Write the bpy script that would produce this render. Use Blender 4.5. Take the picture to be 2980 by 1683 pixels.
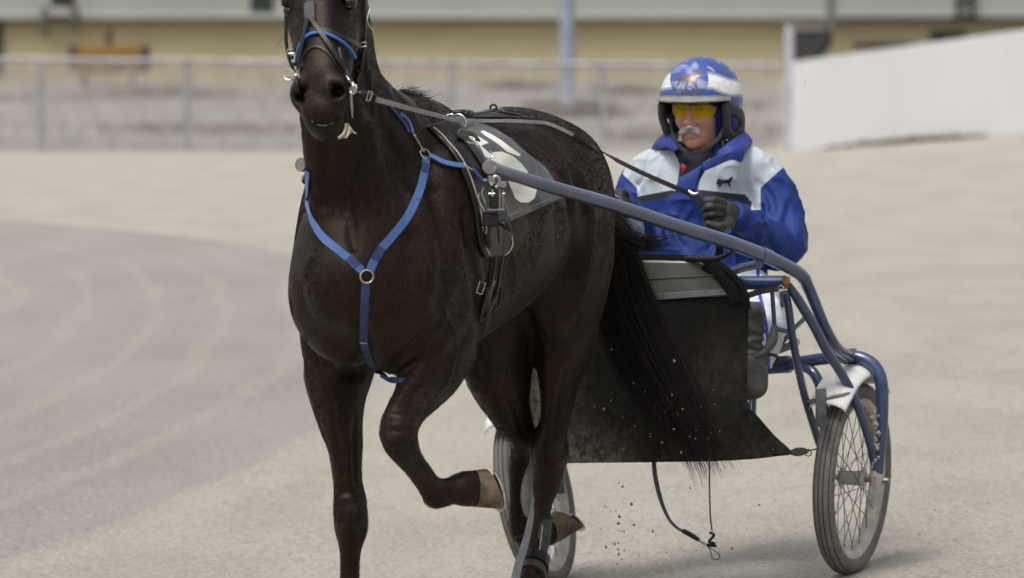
import bpy, math, random
import numpy as np
from math import radians, sin, cos, atan, pi
VOX = .0055
random.seed(7); RNG = np.random.default_rng(11)
for o in list(bpy.data.objects): bpy.data.objects.remove(o)
SC = bpy.context.scene
# ------------------------------------------------------------------ camera, light, exposure
FPX, CX, CY, CAMZ = 12500.0, 1490.0, 841.5, 1.81
PITCH = atan(711.5 / FPX)
cam = bpy.data.cameras.new('camera'); camo = bpy.data.objects.new('camera', cam)
SC.collection.objects.link(camo); SC.camera = camo
camo.location = (0, 0, CAMZ); camo.rotation_euler = (pi / 2 - PITCH, 0, 0)
cam.sensor_width = 36; cam.lens = 36 * FPX / 2980; cam.clip_end = 2000; cam.clip_start = .1
cam.dof.use_dof = True; cam.dof.focus_distance = 13.15; cam.dof.aperture_fstop = 3.6
SUN_EL, SUN_AZ = 62, 214      # degrees; azimuth the light comes from, clockwise from +Y
w = bpy.data.worlds.new('World'); SC.world = w; w.use_nodes = True
nt = w.node_tree; bg = nt.nodes['Background']
sky = nt.nodes.new('ShaderNodeTexSky'); sky.sky_type = 'NISHITA'; sky.sun_disc = False
sky.sun_elevation = radians(SUN_EL); sky.sun_rotation = radians(SUN_AZ)
sky.dust_density = 5; sky.air_density = 1.0; sky.ozone_density = .3
hs = nt.nodes.new('ShaderNodeHueSaturation'); hs.inputs['Saturation'].default_value = .22   # overcast: a nearly white sky
nt.links.new(sky.outputs[0], hs.inputs['Color']); nt.links.new(hs.outputs[0], bg.inputs['Color'])
bg.inputs['Strength'].default_value = .14
sun = bpy.data.lights.new('sun', 'SUN'); sun.energy = 1.3; sun.angle = radians(17); sun.color = (1, .975, .94)
suno = bpy.data.objects.new('sun', sun); SC.collection.objects.link(suno)
suno.rotation_euler = (radians(90 - SUN_EL), 0, radians(180 - SUN_AZ)); suno.location = (0, 0, 30)
SC.view_settings.view_transform = 'Standard'; SC.view_settings.look = 'None'
SC.view_settings.exposure = 0.27; SC.view_settings.gamma = 1
# ------------------------------------------------------------------ geometry helpers
V3 = lambda *a: np.array(a, float)
CAMP = V3(0, 0, CAMZ); CF = V3(0, cos(PITCH), -sin(PITCH)); CU = V3(0, sin(PITCH), cos(PITCH)); CR = V3(1, 0, 0)
def ray(px, py): return CF + CR * (px - CX) / FPX + CU * (CY - py) / FPX
def atY(px, py, Y): d = ray(px, py); return CAMP + d * (Y / d[1])
def proj(p):
    d = np.asarray(p, float) - CAMP; z = d @ CF
    return CX + FPX * (d @ CR) / z, CY - FPX * (d @ CU) / z
class Frame:
    def __init__(s, X, Y, deg):
        a = radians(deg); s.o = V3(X, Y, 0); s.f = V3(-sin(a), -cos(a), 0); s.l = V3(cos(a), -sin(a), 0)
        s.M = np.stack([s.f, s.l, V3(0, 0, 1)])
    def L(s, p): return (np.asarray(p, float) - s.o) @ s.M.T
    def W(s, q): return np.asarray(q, float) @ s.M + s.o
    def P(s, px, py, u):                      # the point seen at (px, py) in the cross plane u metres ahead of the frame origin
        d = ray(px, py); t = (u - (CAMP - s.o) @ s.f) / (d @ s.f); return CAMP + d * t
    def p(s, px, py, u): return s.L(s.P(px, py, u))
HF = Frame(-.3395, 12.5, 20)      # horse frame: forward, left, up
CFm = Frame(-.3395, 12.5, 23.5)   # cart frame
def crom(P, n):
    P = np.asarray(P, float)
    if len(P) < 3:
        t = np.linspace(0, 1, n * (len(P) - 1) + 1)[:, None]; return P[0] * (1 - t) + P[-1] * t
    Q = np.vstack([2 * P[0] - P[1], P, 2 * P[-1] - P[-2]]); out = []
    for i in range(1, len(Q) - 2):
        a, b, c, d = Q[i - 1], Q[i], Q[i + 1], Q[i + 2]
        for k in range(n):
            t = k / n; out.append(.5 * ((2 * b) + (c - a) * t + (2 * a - 5 * b + 4 * c - d) * t * t + (3 * b - a - 3 * c + d) * t ** 3))
    out.append(P[-1]); return np.array(out)
def nrm(v): v = np.asarray(v, float); return v / (np.linalg.norm(v, axis=-1, keepdims=True) + 1e-12)
# signed distance sculpting -----------------------------------------------------------
class Sdf:
    def __init__(s, fr, lo, hi, h):
        s.fr = fr; s.h = h; s.lo = V3(*lo); s.n = np.ceil((V3(*hi) - s.lo) / h).astype(int) + 1
        s.vol = np.full(s.n, 1.0, np.float32)
        s.ax = [(s.lo[i] + h * np.arange(s.n[i])).astype(np.float32) for i in range(3)]
    def reg(s, lo, hi):
        a = np.clip(np.floor((lo - s.lo) / s.h).astype(int), 0, s.n); b = np.clip(np.ceil((hi - s.lo) / s.h).astype(int) + 1, 0, s.n)
        return tuple(slice(a[i], b[i]) for i in range(3))
    def grid(s, sl): return s.ax[0][sl[0]][:, None, None], s.ax[1][sl[1]][None, :, None], s.ax[2][sl[2]][None, None, :]
    def comb(s, sl, d, k, mode):
        a = s.vol[sl]
        if mode == 'sub': a = -a
        h = np.maximum(k - np.abs(a - d), 0) / max(k, 1e-6); r = np.minimum(a, d) - h * h * k * .25
        s.vol[sl] = -r if mode == 'sub' else r
    def seg(s, p1, a1, b1, p2, a2, b2, A, G):
        x, y, z = G; w = p2 - p1; L = np.linalg.norm(w) + 1e-9; w = w / L
        A = A - (A @ w) * w; A = A / (np.linalg.norm(A) + 1e-9); B = np.cross(w, A)
        X, Y, Z = x - p1[0], y - p1[1], z - p1[2]
        c = X * w[0] + Y * w[1] + Z * w[2]; t = np.clip(c / L, 0, 1)
        a = X * A[0] + Y * A[1] + Z * A[2]; b = X * B[0] + Y * B[1] + Z * B[2]; c = c - t * L
        ra = a1 + (a2 - a1) * t; rb = b1 + (b2 - b1) * t; rc = np.minimum(ra, rb)
        qa, qb, qc = a / ra, b / rb, c / rc
        k0 = np.sqrt(qa * qa + qb * qb + qc * qc); k1 = np.sqrt((qa / ra) ** 2 + (qb / rb) ** 2 + (qc / rc) ** 2) + 1e-6
        return k0 * (k0 - 1) / k1
    def chain(s, pts, A=(0, 1, 0), k=.03, mode='add', kk=.006, n=4, local=False):
        """pts: (point, ra[, rb]); ra is the radius along A, rb across it."""
        A = V3(*A); R = []
        for p in pts:
            q = np.asarray(p[0], float); q = q if local else s.fr.L(q); R.append([*q, p[1], p[2] if len(p) > 2 else p[1]])
        R = np.array(R); R = crom(R, n) if len(R) > 2 else R
        m = np.maximum(R[:, 3], R[:, 4]).max() + k + 3 * s.h
        sl = s.reg((R[:, :3]).min(0) - m, R[:, :3].max(0) + m)
        sh = tuple(q.stop - q.start for q in sl)
        if min(sh) <= 0: return s
        tmp = np.full(sh, 1.0, np.float32)
        for i in range(len(R) - 1):
            p1, p2 = R[i, :3], R[i + 1, :3]; mm = max(R[i, 3:].max(), R[i + 1, 3:].max()) + k + 3 * s.h
            s2 = s.reg(np.minimum(p1, p2) - mm, np.maximum(p1, p2) + mm)
            loc = tuple(slice(s2[j].start - sl[j].start, s2[j].stop - sl[j].start) for j in range(3))
            if min(q.stop - q.start for q in s2) <= 0: continue
            d = s.seg(p1, R[i, 3], R[i, 4], p2, R[i + 1, 3], R[i + 1, 4], A, s.grid(s2)).astype(np.float32)
            a = tmp[loc]; h = np.maximum(kk - np.abs(a - d), 0) / kk; tmp[loc] = np.minimum(a, d) - h * h * kk * .25
        s.comb(sl, tmp, k, mode); return s
    def ell(s, c, r, k=.03, mode='add', R=None, local=False):
        c = np.asarray(c, float); c = c if local else s.fr.L(c); r = V3(*r); m = r.max() + k + 3 * s.h
        sl = s.reg(c - m, c + m)
        if min(q.stop - q.start for q in sl) <= 0: return s
        x, y, z = s.grid(sl); X, Y, Z = x - c[0], y - c[1], z - c[2]
        if R is None: a, b, e = X, Y, Z
        else: a, b, e = [X * R[i][0] + Y * R[i][1] + Z * R[i][2] for i in range(3)]
        qa, qb, qc = a / r[0], b / r[1], e / r[2]
        k0 = np.sqrt(qa * qa + qb * qb + qc * qc); k1 = np.sqrt((qa / r[0]) ** 2 + (qb / r[1]) ** 2 + (qc / r[2]) ** 2) + 1e-6
        s.comb(sl, (k0 * (k0 - 1) / k1).astype(np.float32), k, mode); return s
    def samp(s, q):
        g = (np.asarray(q, float) - s.lo) / s.h; g = np.clip(g, 0, s.n - 1.001); i = g.astype(int); f = g - i; r = 0
        for dx in (0, 1):
            for dy in (0, 1):
                for dz in (0, 1):
                    wgt = (f[..., 0] if dx else 1 - f[..., 0]) * (f[..., 1] if dy else 1 - f[..., 1]) * (f[..., 2] if dz else 1 - f[..., 2])
                    r = r + wgt * s.vol[i[..., 0] + dx, i[..., 1] + dy, i[..., 2] + dz]
        return r
    def grad(s, q, e=None):
        e = e or s.h * 1.5; return np.stack([(s.samp(q + V3(*(e * (i == j) for j in range(3)))) - s.samp(q - V3(*(e * (i == j) for j in range(3))))) for i in range(3)], -1)
    def hit(s, px, py, y0=10.5, y1=16.5):
        """first point of the surface seen at (px, py); world point, world normal, or None"""
        d = ray(px, py); t = np.arange(y0 / d[1], y1 / d[1], .003); W = CAMP + d * t[:, None]; q = s.fr.L(W)
        ins = np.all((q > s.lo) & (q < s.lo + s.h * (s.n - 1)), 1); v = np.where(ins, s.samp(q), 1.0)
        k = np.nonzero(v < 0)[0]
        if len(k) == 0 or k[0] == 0: return None
        k = k[0]; f = v[k - 1] / (v[k - 1] - v[k]); p = W[k - 1] * (1 - f) + W[k] * f
        return p, nrm(s.grad(s.fr.L(p), .02) @ s.fr.M)
    def mesh(s, smooth=2):
        v = s.vol; n = s.n; ins = v < 0; act = np.zeros(n - 1, np.uint8)
        C = [(0, 0, 0), (1, 0, 0), (0, 1, 0), (1, 1, 0), (0, 0, 1), (1, 0, 1), (0, 1, 1), (1, 1, 1)]
        for a, b, c in C: act += ins[a:n[0] - 1 + a, b:n[1] - 1 + b, c:n[2] - 1 + c]
        I = np.argwhere((act > 0) & (act < 8)); idx = np.full(n - 1, -1, np.int64); idx[I[:, 0], I[:, 1], I[:, 2]] = np.arange(len(I))
        val = np.stack([v[I[:, 0] + a, I[:, 1] + b, I[:, 2] + c] for a, b, c in C], 1); pos = np.zeros((len(I), 3)); cnt = np.zeros(len(I))
        for e in ((0, 1), (2, 3), (4, 5), (6, 7), (0, 2), (1, 3), (4, 6), (5, 7), (0, 4), (1, 5), (2, 6), (3, 7)):
            va, vb = val[:, e[0]], val[:, e[1]]; m = (va < 0) != (vb < 0); t = np.where(m, va / np.where(m, va - vb, 1), 0)
            ca, cb = V3(*C[e[0]]), V3(*C[e[1]]); pos += m[:, None] * (ca + t[:, None] * (cb - ca)); cnt += m
        P = s.lo + (I + pos / cnt[:, None]) * s.h; Q = []
        for ax in range(3):
            b, c = (ax + 1) % 3, (ax + 2) % 3
            sa = [slice(None)] * 3; sb = [slice(None)] * 3; sa[ax] = slice(0, -1); sb[ax] = slice(1, None)
            A, B = ins[tuple(sa)], ins[tuple(sb)]; E = np.argwhere(A != B); E = E[(E[:, b] > 0) & (E[:, c] > 0) & (E[:, b] < n[b] - 1) & (E[:, c] < n[c] - 1)]
            o = []
            for db, dc in ((1, 1), (0, 1), (0, 0), (1, 0)):
                F = E.copy(); F[:, b] -= db; F[:, c] -= dc; o.append(idx[F[:, 0], F[:, 1], F[:, 2]])
            q = np.stack(o, 1); fl = ~A[E[:, 0], E[:, 1], E[:, 2]]; q[fl] = q[fl][:, ::-1]; Q.append(q)
        Q = np.vstack(Q); Q = Q[(Q >= 0).all(1)]
        for _ in range(smooth):
            acc = np.zeros_like(P); cn = np.zeros(len(P))
            for i in range(4):
                np.add.at(acc, Q[:, i], P[Q[:, (i + 1) % 4]]); np.add.at(cn, Q[:, i], 1); np.add.at(acc, Q[:, i], P[Q[:, (i - 1) % 4]]); np.add.at(cn, Q[:, i], 1)
            P = .5 * P + .5 * acc / np.maximum(cn, 1)[:, None]
            g = s.grad(P, s.h); gn = np.linalg.norm(g, axis=1, keepdims=True) + 1e-6; f = s.samp(P)[:, None]
            P = P - np.clip(f * (2 * s.h) / gn, -s.h, s.h) * g / gn
        return s.fr.W(P), Q
    def normals(s, W): return nrm(s.grad(s.fr.L(W), s.h * 1.5) @ s.fr.M)
def vnoise(p, sc, seed=0):       # smooth value noise in [-1, 1]
    q = np.asarray(p, float) * sc + seed * 17.3 + 100; i = np.floor(q).astype(np.int64); f = q - i; f = f * f * (3 - 2 * f); r = 0
    def hsh(a, b, c): h = (a * 374761393 + b * 668265263 + c * 2147483647 + seed * 97) & 0xffffffff; h = ((h ^ (h >> 13)) * 1274126177) & 0xffffffff; return ((h ^ (h >> 16)) & 0xffff) / 32767.5 - 1
    for dx in (0, 1):
        for dy in (0, 1):
            for dz in (0, 1):
                wgt = (f[..., 0] if dx else 1 - f[..., 0]) * (f[..., 1] if dy else 1 - f[..., 1]) * (f[..., 2] if dz else 1 - f[..., 2])
                r = r + wgt * hsh(i[..., 0] + dx, i[..., 1] + dy, i[..., 2] + dz)
    return r
def sdpoly(x, y, poly):          # signed distance to a polygon, positive inside
    P = np.array(poly, float); d = np.full(np.shape(x), 1e9); ins = np.zeros(np.shape(x), bool)
    for i in range(len(P)):
        a, b = P[i], P[(i + 1) % len(P)]; e = b - a; t = np.clip(((x - a[0]) * e[0] + (y - a[1]) * e[1]) / (e @ e + 1e-9), 0, 1)
        d = np.minimum(d, np.hypot(x - a[0] - t * e[0], y - a[1] - t * e[1]))
        c = ((a[1] > y) != (b[1] > y)) & (x < (b[0] - a[0]) * (y - a[1]) / (b[1] - a[1] + 1e-12) + a[0]); ins ^= c
    return np.where(ins, d, -d)
# mesh objects ------------------------------------------------------------------------
OFF = {}
def mkmesh(name, V, F, mat, smooth=True, attrs=None, cols=None):
    V = np.asarray(V, float); me = bpy.data.meshes.new(name)
    if isinstance(F, np.ndarray):
        me.vertices.add(len(V)); me.vertices.foreach_set('co', V.astype(np.float32).ravel()); nf, k = F.shape
        me.loops.add(nf * k); me.loops.foreach_set('vertex_index', F.astype(np.int32).ravel()); me.polygons.add(nf)
        me.polygons.foreach_set('loop_start', np.arange(0, nf * k, k, dtype=np.int32)); me.update(calc_edges=True)
    else: me.from_pydata(V.tolist(), [], [list(map(int, f)) for f in F]); me.update()
    me.polygons.foreach_set('use_smooth', [smooth] * len(me.polygons))
    for m in (mat if isinstance(mat, (list, tuple)) else [mat]): me.materials.append(m)
    for k, a in (attrs or {}).items():
        at = me.attributes.new(k, 'FLOAT', 'POINT'); at.data.foreach_set('value', np.asarray(a, np.float32))
    if cols is not None:
        at = me.color_attributes.new('col', 'FLOAT_COLOR', 'POINT'); c = np.ones((len(V), 4), np.float32); c[:, :3] = cols; at.data.foreach_set('color', c.ravel())
    if smooth and not isinstance(F, np.ndarray): me.set_sharp_from_angle(angle=radians(42))
    me.validate(); return me
def link(name, me, parent=None, loc=(0, 0, 0)):
    o = bpy.data.objects.new(name, me); SC.collection.objects.link(o); o.location = loc
    if parent: o.parent = parent
    return o
def thing(name, label, cat, loc, group=None):
    o = link(name, None, loc=tuple(loc)); OFF[o] = V3(*loc); o['label'] = label; o['category'] = cat; o.empty_display_size = .1
    if group: o['group'] = group
    return o
def part(name, VF, mat, parent, label=None, smooth=True, **kw):
    V, F = VF; off = OFF[parent]; o = link(name, mkmesh(name, np.asarray(V) - off, F, mat, smooth, **kw), parent)
    OFF[o] = off
    if label: o['label'] = label
    return o
def solo(name, VF, mat, label, cat, group=None, kind=None, smooth=True, **kw):
    V, F = VF; V = np.asarray(V, float); c = V.mean(0); c[2] = V[:, 2].min() if kind != 'structure' else 0
    if kind == 'structure': c = V3(0, 0, 0)
    o = link(name, mkmesh(name, V - c, F, mat, smooth, **kw), loc=tuple(c)); OFF[o] = c
    if label: o['label'] = label
    if cat: o['category'] = cat
    if group: o['group'] = group
    if kind: o['kind'] = kind
    return o
class MB:
    def __init__(s): s.V = []; s.F = []; s.n = 0
    def add(s, VF):
        V, F = VF; s.V.append(np.asarray(V, float)); s.F += [[int(i) + s.n for i in f] for f in F]; s.n += len(V); return s
    def vf(s): return np.vstack(s.V), s.F
def frames(P, up=None):
    T = nrm(np.gradient(P, axis=0)); N = np.zeros_like(P)
    n = np.cross(T[0], V3(.3, .2, 1)) if up is None else np.asarray(up, float); n = n - (n @ T[0]) * T[0]; n /= np.linalg.norm(n) + 1e-9
    for i in range(len(P)):
        n = n - (n @ T[i]) * T[i]; n /= np.linalg.norm(n) + 1e-9; N[i] = n
    return T, N, np.cross(T, N)
def tube(P, r, seg=12, n=6, spline=True, cap=True):
    P = np.asarray(P, float); r = np.broadcast_to(np.asarray(r, float), (len(P),))
    if spline and len(P) > 2: Q = crom(np.hstack([P, r[:, None]]), n); P, r = Q[:, :3], Q[:, 3]
    T, N, B = frames(P); a = np.linspace(0, 2 * pi, seg, endpoint=False)
    V = P[:, None] + r[:, None, None] * (np.cos(a)[None, :, None] * N[:, None] + np.sin(a)[None, :, None] * B[:, None]); V = V.reshape(-1, 3); F = []
    for i in range(len(P) - 1):
        for j in range(seg): k = (j + 1) % seg; F.append([i * seg + j, i * seg + k, (i + 1) * seg + k, (i + 1) * seg + j])
    if cap: F.append(list(range(seg))[::-1]); F.append([(len(P) - 1) * seg + j for j in range(seg)])
    return V, F
def torus(c, nrmal, R, r, seg=40, sg=8, arc=(0, 2 * pi), sy=1.0):
    n = nrm(nrmal); a = nrm(np.cross(n, V3(0, .01, 1))); b = np.cross(n, a); th = np.linspace(arc[0], arc[1], seg + 1)
    P = np.array([np.asarray(c) + R * (cos(t) * a + sy * sin(t) * b) for t in th]); full = abs(arc[1] - arc[0] - 2 * pi) < 1e-3
    return tube(P, r, sg, spline=False, cap=not full)
def rbox(c, ax, size, bev=.15):    # bevelled box; ax rows = axes
    ax = nrm(np.asarray(ax, float)); h = np.asarray(size, float) / 2; b = bev * h.min(); V = []; F = []
    prof = []
    for z, m in ((-h[2], b), (-h[2] + b, 0), (h[2] - b, 0), (h[2], b)):
        x, y = h[0] - m, h[1] - m; q = b
        prof.append([(x - q, -y), (x, -y + q), (x, y - q), (x - q, y), (-x + q, y), (-x, y - q), (-x, -y + q), (-x + q, -y)]); 
        for px, py in prof[-1]: V.append(np.asarray(c) + px * ax[0] + py * ax[1] + z * ax[2])
    for i in range(3):
        for j in range(8): k = (j + 1) % 8; F.append([i * 8 + j, i * 8 + k, (i + 1) * 8 + k, (i + 1) * 8 + j])
    F.append(list(range(8))[::-1]); F.append(list(range(24, 32))); return np.array(V), F
def ribbon(P, N, w, th):           # strap with a rectangular section; N = outward normals
    P = np.asarray(P, float); w = np.broadcast_to(w, (len(P),))[:, None]; T = nrm(np.gradient(P, axis=0)); N = nrm(N); B = nrm(np.cross(T, N)); N = np.cross(B, T); e = th * .3
    R = [(-.5, 0, 0), (-.5, th - e, 0), (-.5, th, e), (.5, th, -e), (.5, th - e, 0), (.5, 0, 0)]
    V = np.stack([P + B * (k * w + dx) + N * y for k, y, dx in R], 1).reshape(-1, 3); F = []; s = 6
    for i in range(len(P) - 1):
        for j in range(s): k = (j + 1) % s; F.append([i * s + k, i * s + j, (i + 1) * s + j, (i + 1) * s + k])
    F.append(list(range(s))); F.append([(len(P) - 1) * s + j for j in range(s)][::-1]); return V, F
def hits(fields, px, py, dflt=None):
    b = None
    for f in fields:
        h = f.hit(px, py)
        if h and (b is None or h[0][1] < b[0][1]): b = h
    return b
def hitn(f, px, py):               # nearest seen surface point when (px, py) falls just outside the outline
    for r in range(0, 90, 6):
        for a in np.linspace(0, 2 * pi, 1 if r == 0 else 16, endpoint=False):
            h = f.hit(px + r * cos(a), py + r * sin(a))
            if h: return atY(px, py, h[0][1]), h[1]
def surf_path(fields, pxs, n=8, lift=.002, smooth=3):
    Q = crom(np.array(pxs, float), n); P = []; N = []
    for x, y in Q:
        h = hits(fields, x, y)
        if h is None: P.append(None); N.append(None)
        else: P.append(h[0]); N.append(h[1])
    good = [i for i, p in enumerate(P) if p is not None]
    for i in range(len(P)):
        if P[i] is None:
            j = min(good, key=lambda g: abs(g - i)); P[i] = atY(Q[i][0], Q[i][1], P[j][1]); N[i] = N[j]
    P = np.array(P); N = np.array(N)
    for _ in range(smooth):
        P[1:-1] = .25 * P[:-2] + .5 * P[1:-1] + .25 * P[2:]; N[1:-1] = nrm(.25 * N[:-2] + .5 * N[1:-1] + .25 * N[2:])
    return P + N * lift, N
def strap(fields, pxs, w, th=.003, lift=.001, n=8):
    P, N = surf_path(fields, pxs, n, lift); return ribbon(P, N, w, th)
def strands(P, r0, r1):            # P: (N, M, 3) polylines -> three-sided hairs
    N, M, _ = P.shape; T = nrm(np.gradient(P, axis=1)); n = nrm(np.cross(T, V3(.2, 1, .1))); b = np.cross(T, n)
    r = (r0 + (r1 - r0) * np.linspace(0, 1, M) ** 1.5)[None, :, None]; ring = [P + r * (cos(a) * n + sin(a) * b) for a in (0, 2.094, 4.189)]
    V = np.stack(ring, 2).reshape(-1, 3); base = (np.arange(N)[:, None] * M + np.arange(M - 1)[None]) * 3; F = []
    for j in range(3): k = (j + 1) % 3; F.append(np.stack([base + j, base + k, base + 3 + k, base + 3 + j], -1).reshape(-1, 4))
    return V, np.vstack(F)
def patch(G, th=.003, N=None):     # closed thick sheet from an (a, b, 3) grid
    a, b, _ = G.shape
    if N is None: N = nrm(np.cross(np.gradient(G, axis=0), np.gradient(G, axis=1)))
    V = np.vstack([(G + N * th).reshape(-1, 3), G.reshape(-1, 3)]); i = np.arange(a * b).reshape(a, b); n = a * b
    f = np.stack([i[:-1, :-1], i[1:, :-1], i[1:, 1:], i[:-1, 1:]], -1).reshape(-1, 4); F = [f, f[:, ::-1] + n]
    for e in (i[0], i[-1][::-1], i[:, 0][::-1], i[:, -1]): F.append(np.stack([e[:-1], e[1:], e[1:] + n, e[:-1] + n], -1))
    return V, np.vstack(F)
def disc_cap(c, n, r, th, seg=24): n = nrm(n); return tube([np.asarray(c), np.asarray(c) + n * th], r, seg, spline=False)
# ------------------------------------------------------------------ materials
def nd(nt, t, **kw):
    n = nt.nodes.new(t)
    for k, v in kw.items():
        if k in n.inputs: n.inputs[k].default_value = v
        else: setattr(n, k, v)
    return n
def pm(name, col, rough=.6, metal=0., var=.15, vs=6., bump=.0, bs=200., stretch=(1, 1, 1), col2=None, dust=None, spec=.5, sheen=0., coat=0., dscale=9., rv=.12):
    m = bpy.data.materials.new(name); m.use_nodes = True; t = m.node_tree; b = t.nodes['Principled BSDF']; L = t.links.new
    tc = nd(t, 'ShaderNodeTexCoord'); mp = nd(t, 'ShaderNodeMapping'); mp.inputs['Scale'].default_value = stretch; L(tc.outputs['Object'], mp.inputs[0])
    n1 = nd(t, 'ShaderNodeTexNoise', Scale=vs, Detail=6., Roughness=.6); L(mp.outputs[0], n1.inputs[0])
    mx = nd(t, 'ShaderNodeMix', data_type='RGBA'); c2 = col2 or tuple(c * (1 - var * 2) for c in col)
    mx.inputs[6].default_value = (*[c * (1 + var) for c in col], 1) if not col2 else (*col, 1); mx.inputs[7].default_value = (*c2, 1)
    rp = nd(t, 'ShaderNodeMapRange'); rp.inputs[1].default_value = .35; rp.inputs[2].default_value = .65; L(n1.outputs[0], rp.inputs[0]); L(rp.outputs[0], mx.inputs[0])
    out = mx.outputs[2]
    if dust:
        n2 = nd(t, 'ShaderNodeTexNoise', Scale=dscale, Detail=8., Roughness=.7); L(tc.outputs['Object'], n2.inputs[0])
        r2 = nd(t, 'ShaderNodeMapRange'); r2.inputs[1].default_value = dust[3]; r2.inputs[2].default_value = dust[3] + dust[4]; L(n2.outputs[0], r2.inputs[0])
        m2 = nd(t, 'ShaderNodeMix', data_type='RGBA'); L(out, m2.inputs[6]); m2.inputs[7].default_value = (*dust[:3], 1); L(r2.outputs[0], m2.inputs[0]); out = m2.outputs[2]
    L(out, b.inputs['Base Color']); b.inputs['Metallic'].default_value = metal
    rr = nd(t, 'ShaderNodeMapRange'); rr.inputs[3].default_value = max(rough - rv, .05); rr.inputs[4].default_value = min(rough + rv, 1); L(n1.outputs[0], rr.inputs[0]); L(rr.outputs[0], b.inputs['Roughness'])
    b.inputs['Specular IOR Level'].default_value = spec; b.inputs['Sheen Weight'].default_value = sheen; b.inputs['Coat Weight'].default_value = coat
    if bump:
        n3 = nd(t, 'ShaderNodeTexNoise', Scale=bs, Detail=3.); L(mp.outputs[0], n3.inputs[0])
        bp = nd(t, 'ShaderNodeBump', Strength=bump, Distance=.002); L(n3.outputs[0], bp.inputs['Height']); L(bp.outputs[0], b.inputs['Normal'])
    return m
def streaks(m, sc=(120, 120, 32), lo=.4, hi=1.9):      # short hairs lying down the coat
    t = m.node_tree; b = t.nodes['Principled BSDF']; cur = b.inputs['Base Color'].links[0].from_socket; tc = nd(t, 'ShaderNodeTexCoord'); mp = nd(t, 'ShaderNodeMapping'); mp.inputs['Scale'].default_value = sc
    n = nd(t, 'ShaderNodeTexNoise', Scale=1., Detail=5., Roughness=.7); r = nd(t, 'ShaderNodeMapRange'); r.inputs[1].default_value = .32; r.inputs[2].default_value = .68; r.inputs[3].default_value = lo; r.inputs[4].default_value = hi
    t.links.new(tc.outputs['Object'], mp.inputs[0]); t.links.new(mp.outputs[0], n.inputs[0]); t.links.new(n.outputs[0], r.inputs[0]); x = nd(t, 'ShaderNodeVectorMath', operation='SCALE')
    t.links.new(cur, x.inputs[0]); t.links.new(r.outputs[0], x.inputs['Scale']); t.links.new(x.outputs[0], b.inputs['Base Color'])
    old = b.inputs['Normal'].links[0].from_node; bp = nd(t, 'ShaderNodeBump', Strength=.55, Distance=.003); t.links.new(n.outputs[0], bp.inputs['Height']); t.links.new(old.outputs[0], bp.inputs['Normal']); t.links.new(bp.outputs[0], b.inputs['Normal'])
    b.inputs['Specular Tint'].default_value = (1, .80, .69, 1); return m
def attr_thresh(m, layers, soft=.4):
    """paint colour layers where a float attribute is positive: layers = [(attribute, colour), ...]"""
    t = m.node_tree; b = t.nodes['Principled BSDF']; L = t.links.new; cur = b.inputs['Base Color'].links[0].from_socket
    for a, c in layers:
        an = nd(t, 'ShaderNodeAttribute', attribute_name=a); r = nd(t, 'ShaderNodeMapRange'); r.inputs[1].default_value = -soft; r.inputs[2].default_value = soft
        L(an.outputs['Fac'], r.inputs[0]); x = nd(t, 'ShaderNodeMix', data_type='RGBA'); L(cur, x.inputs[6]); x.inputs[7].default_value = (*c, 1); L(r.outputs[0], x.inputs[0]); cur = x.outputs[2]
    L(cur, b.inputs['Base Color']); return m
def colmat(name, rough=.4, bump=0, bs=100., spec=.5, coat=0.):
    m = pm(name, (1, 1, 1), rough, var=.0, bump=bump, bs=bs, spec=spec, coat=coat); t = m.node_tree; b = t.nodes['Principled BSDF']
    a = nd(t, 'ShaderNodeAttribute', attribute_name='col'); n = nd(t, 'ShaderNodeTexNoise', Scale=14., Detail=8.)
    r = nd(t, 'ShaderNodeMapRange'); r.inputs[1].default_value = .3; r.inputs[2].default_value = .7; r.inputs[3].default_value = .86; r.inputs[4].default_value = 1.1
    t.links.new(n.outputs[0], r.inputs[0]); x = nd(t, 'ShaderNodeVectorMath', operation='SCALE'); t.links.new(a.outputs['Color'], x.inputs[0]); t.links.new(r.outputs[0], x.inputs['Scale'])
    t.links.new(x.outputs[0], b.inputs['Base Color']); return m
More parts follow.
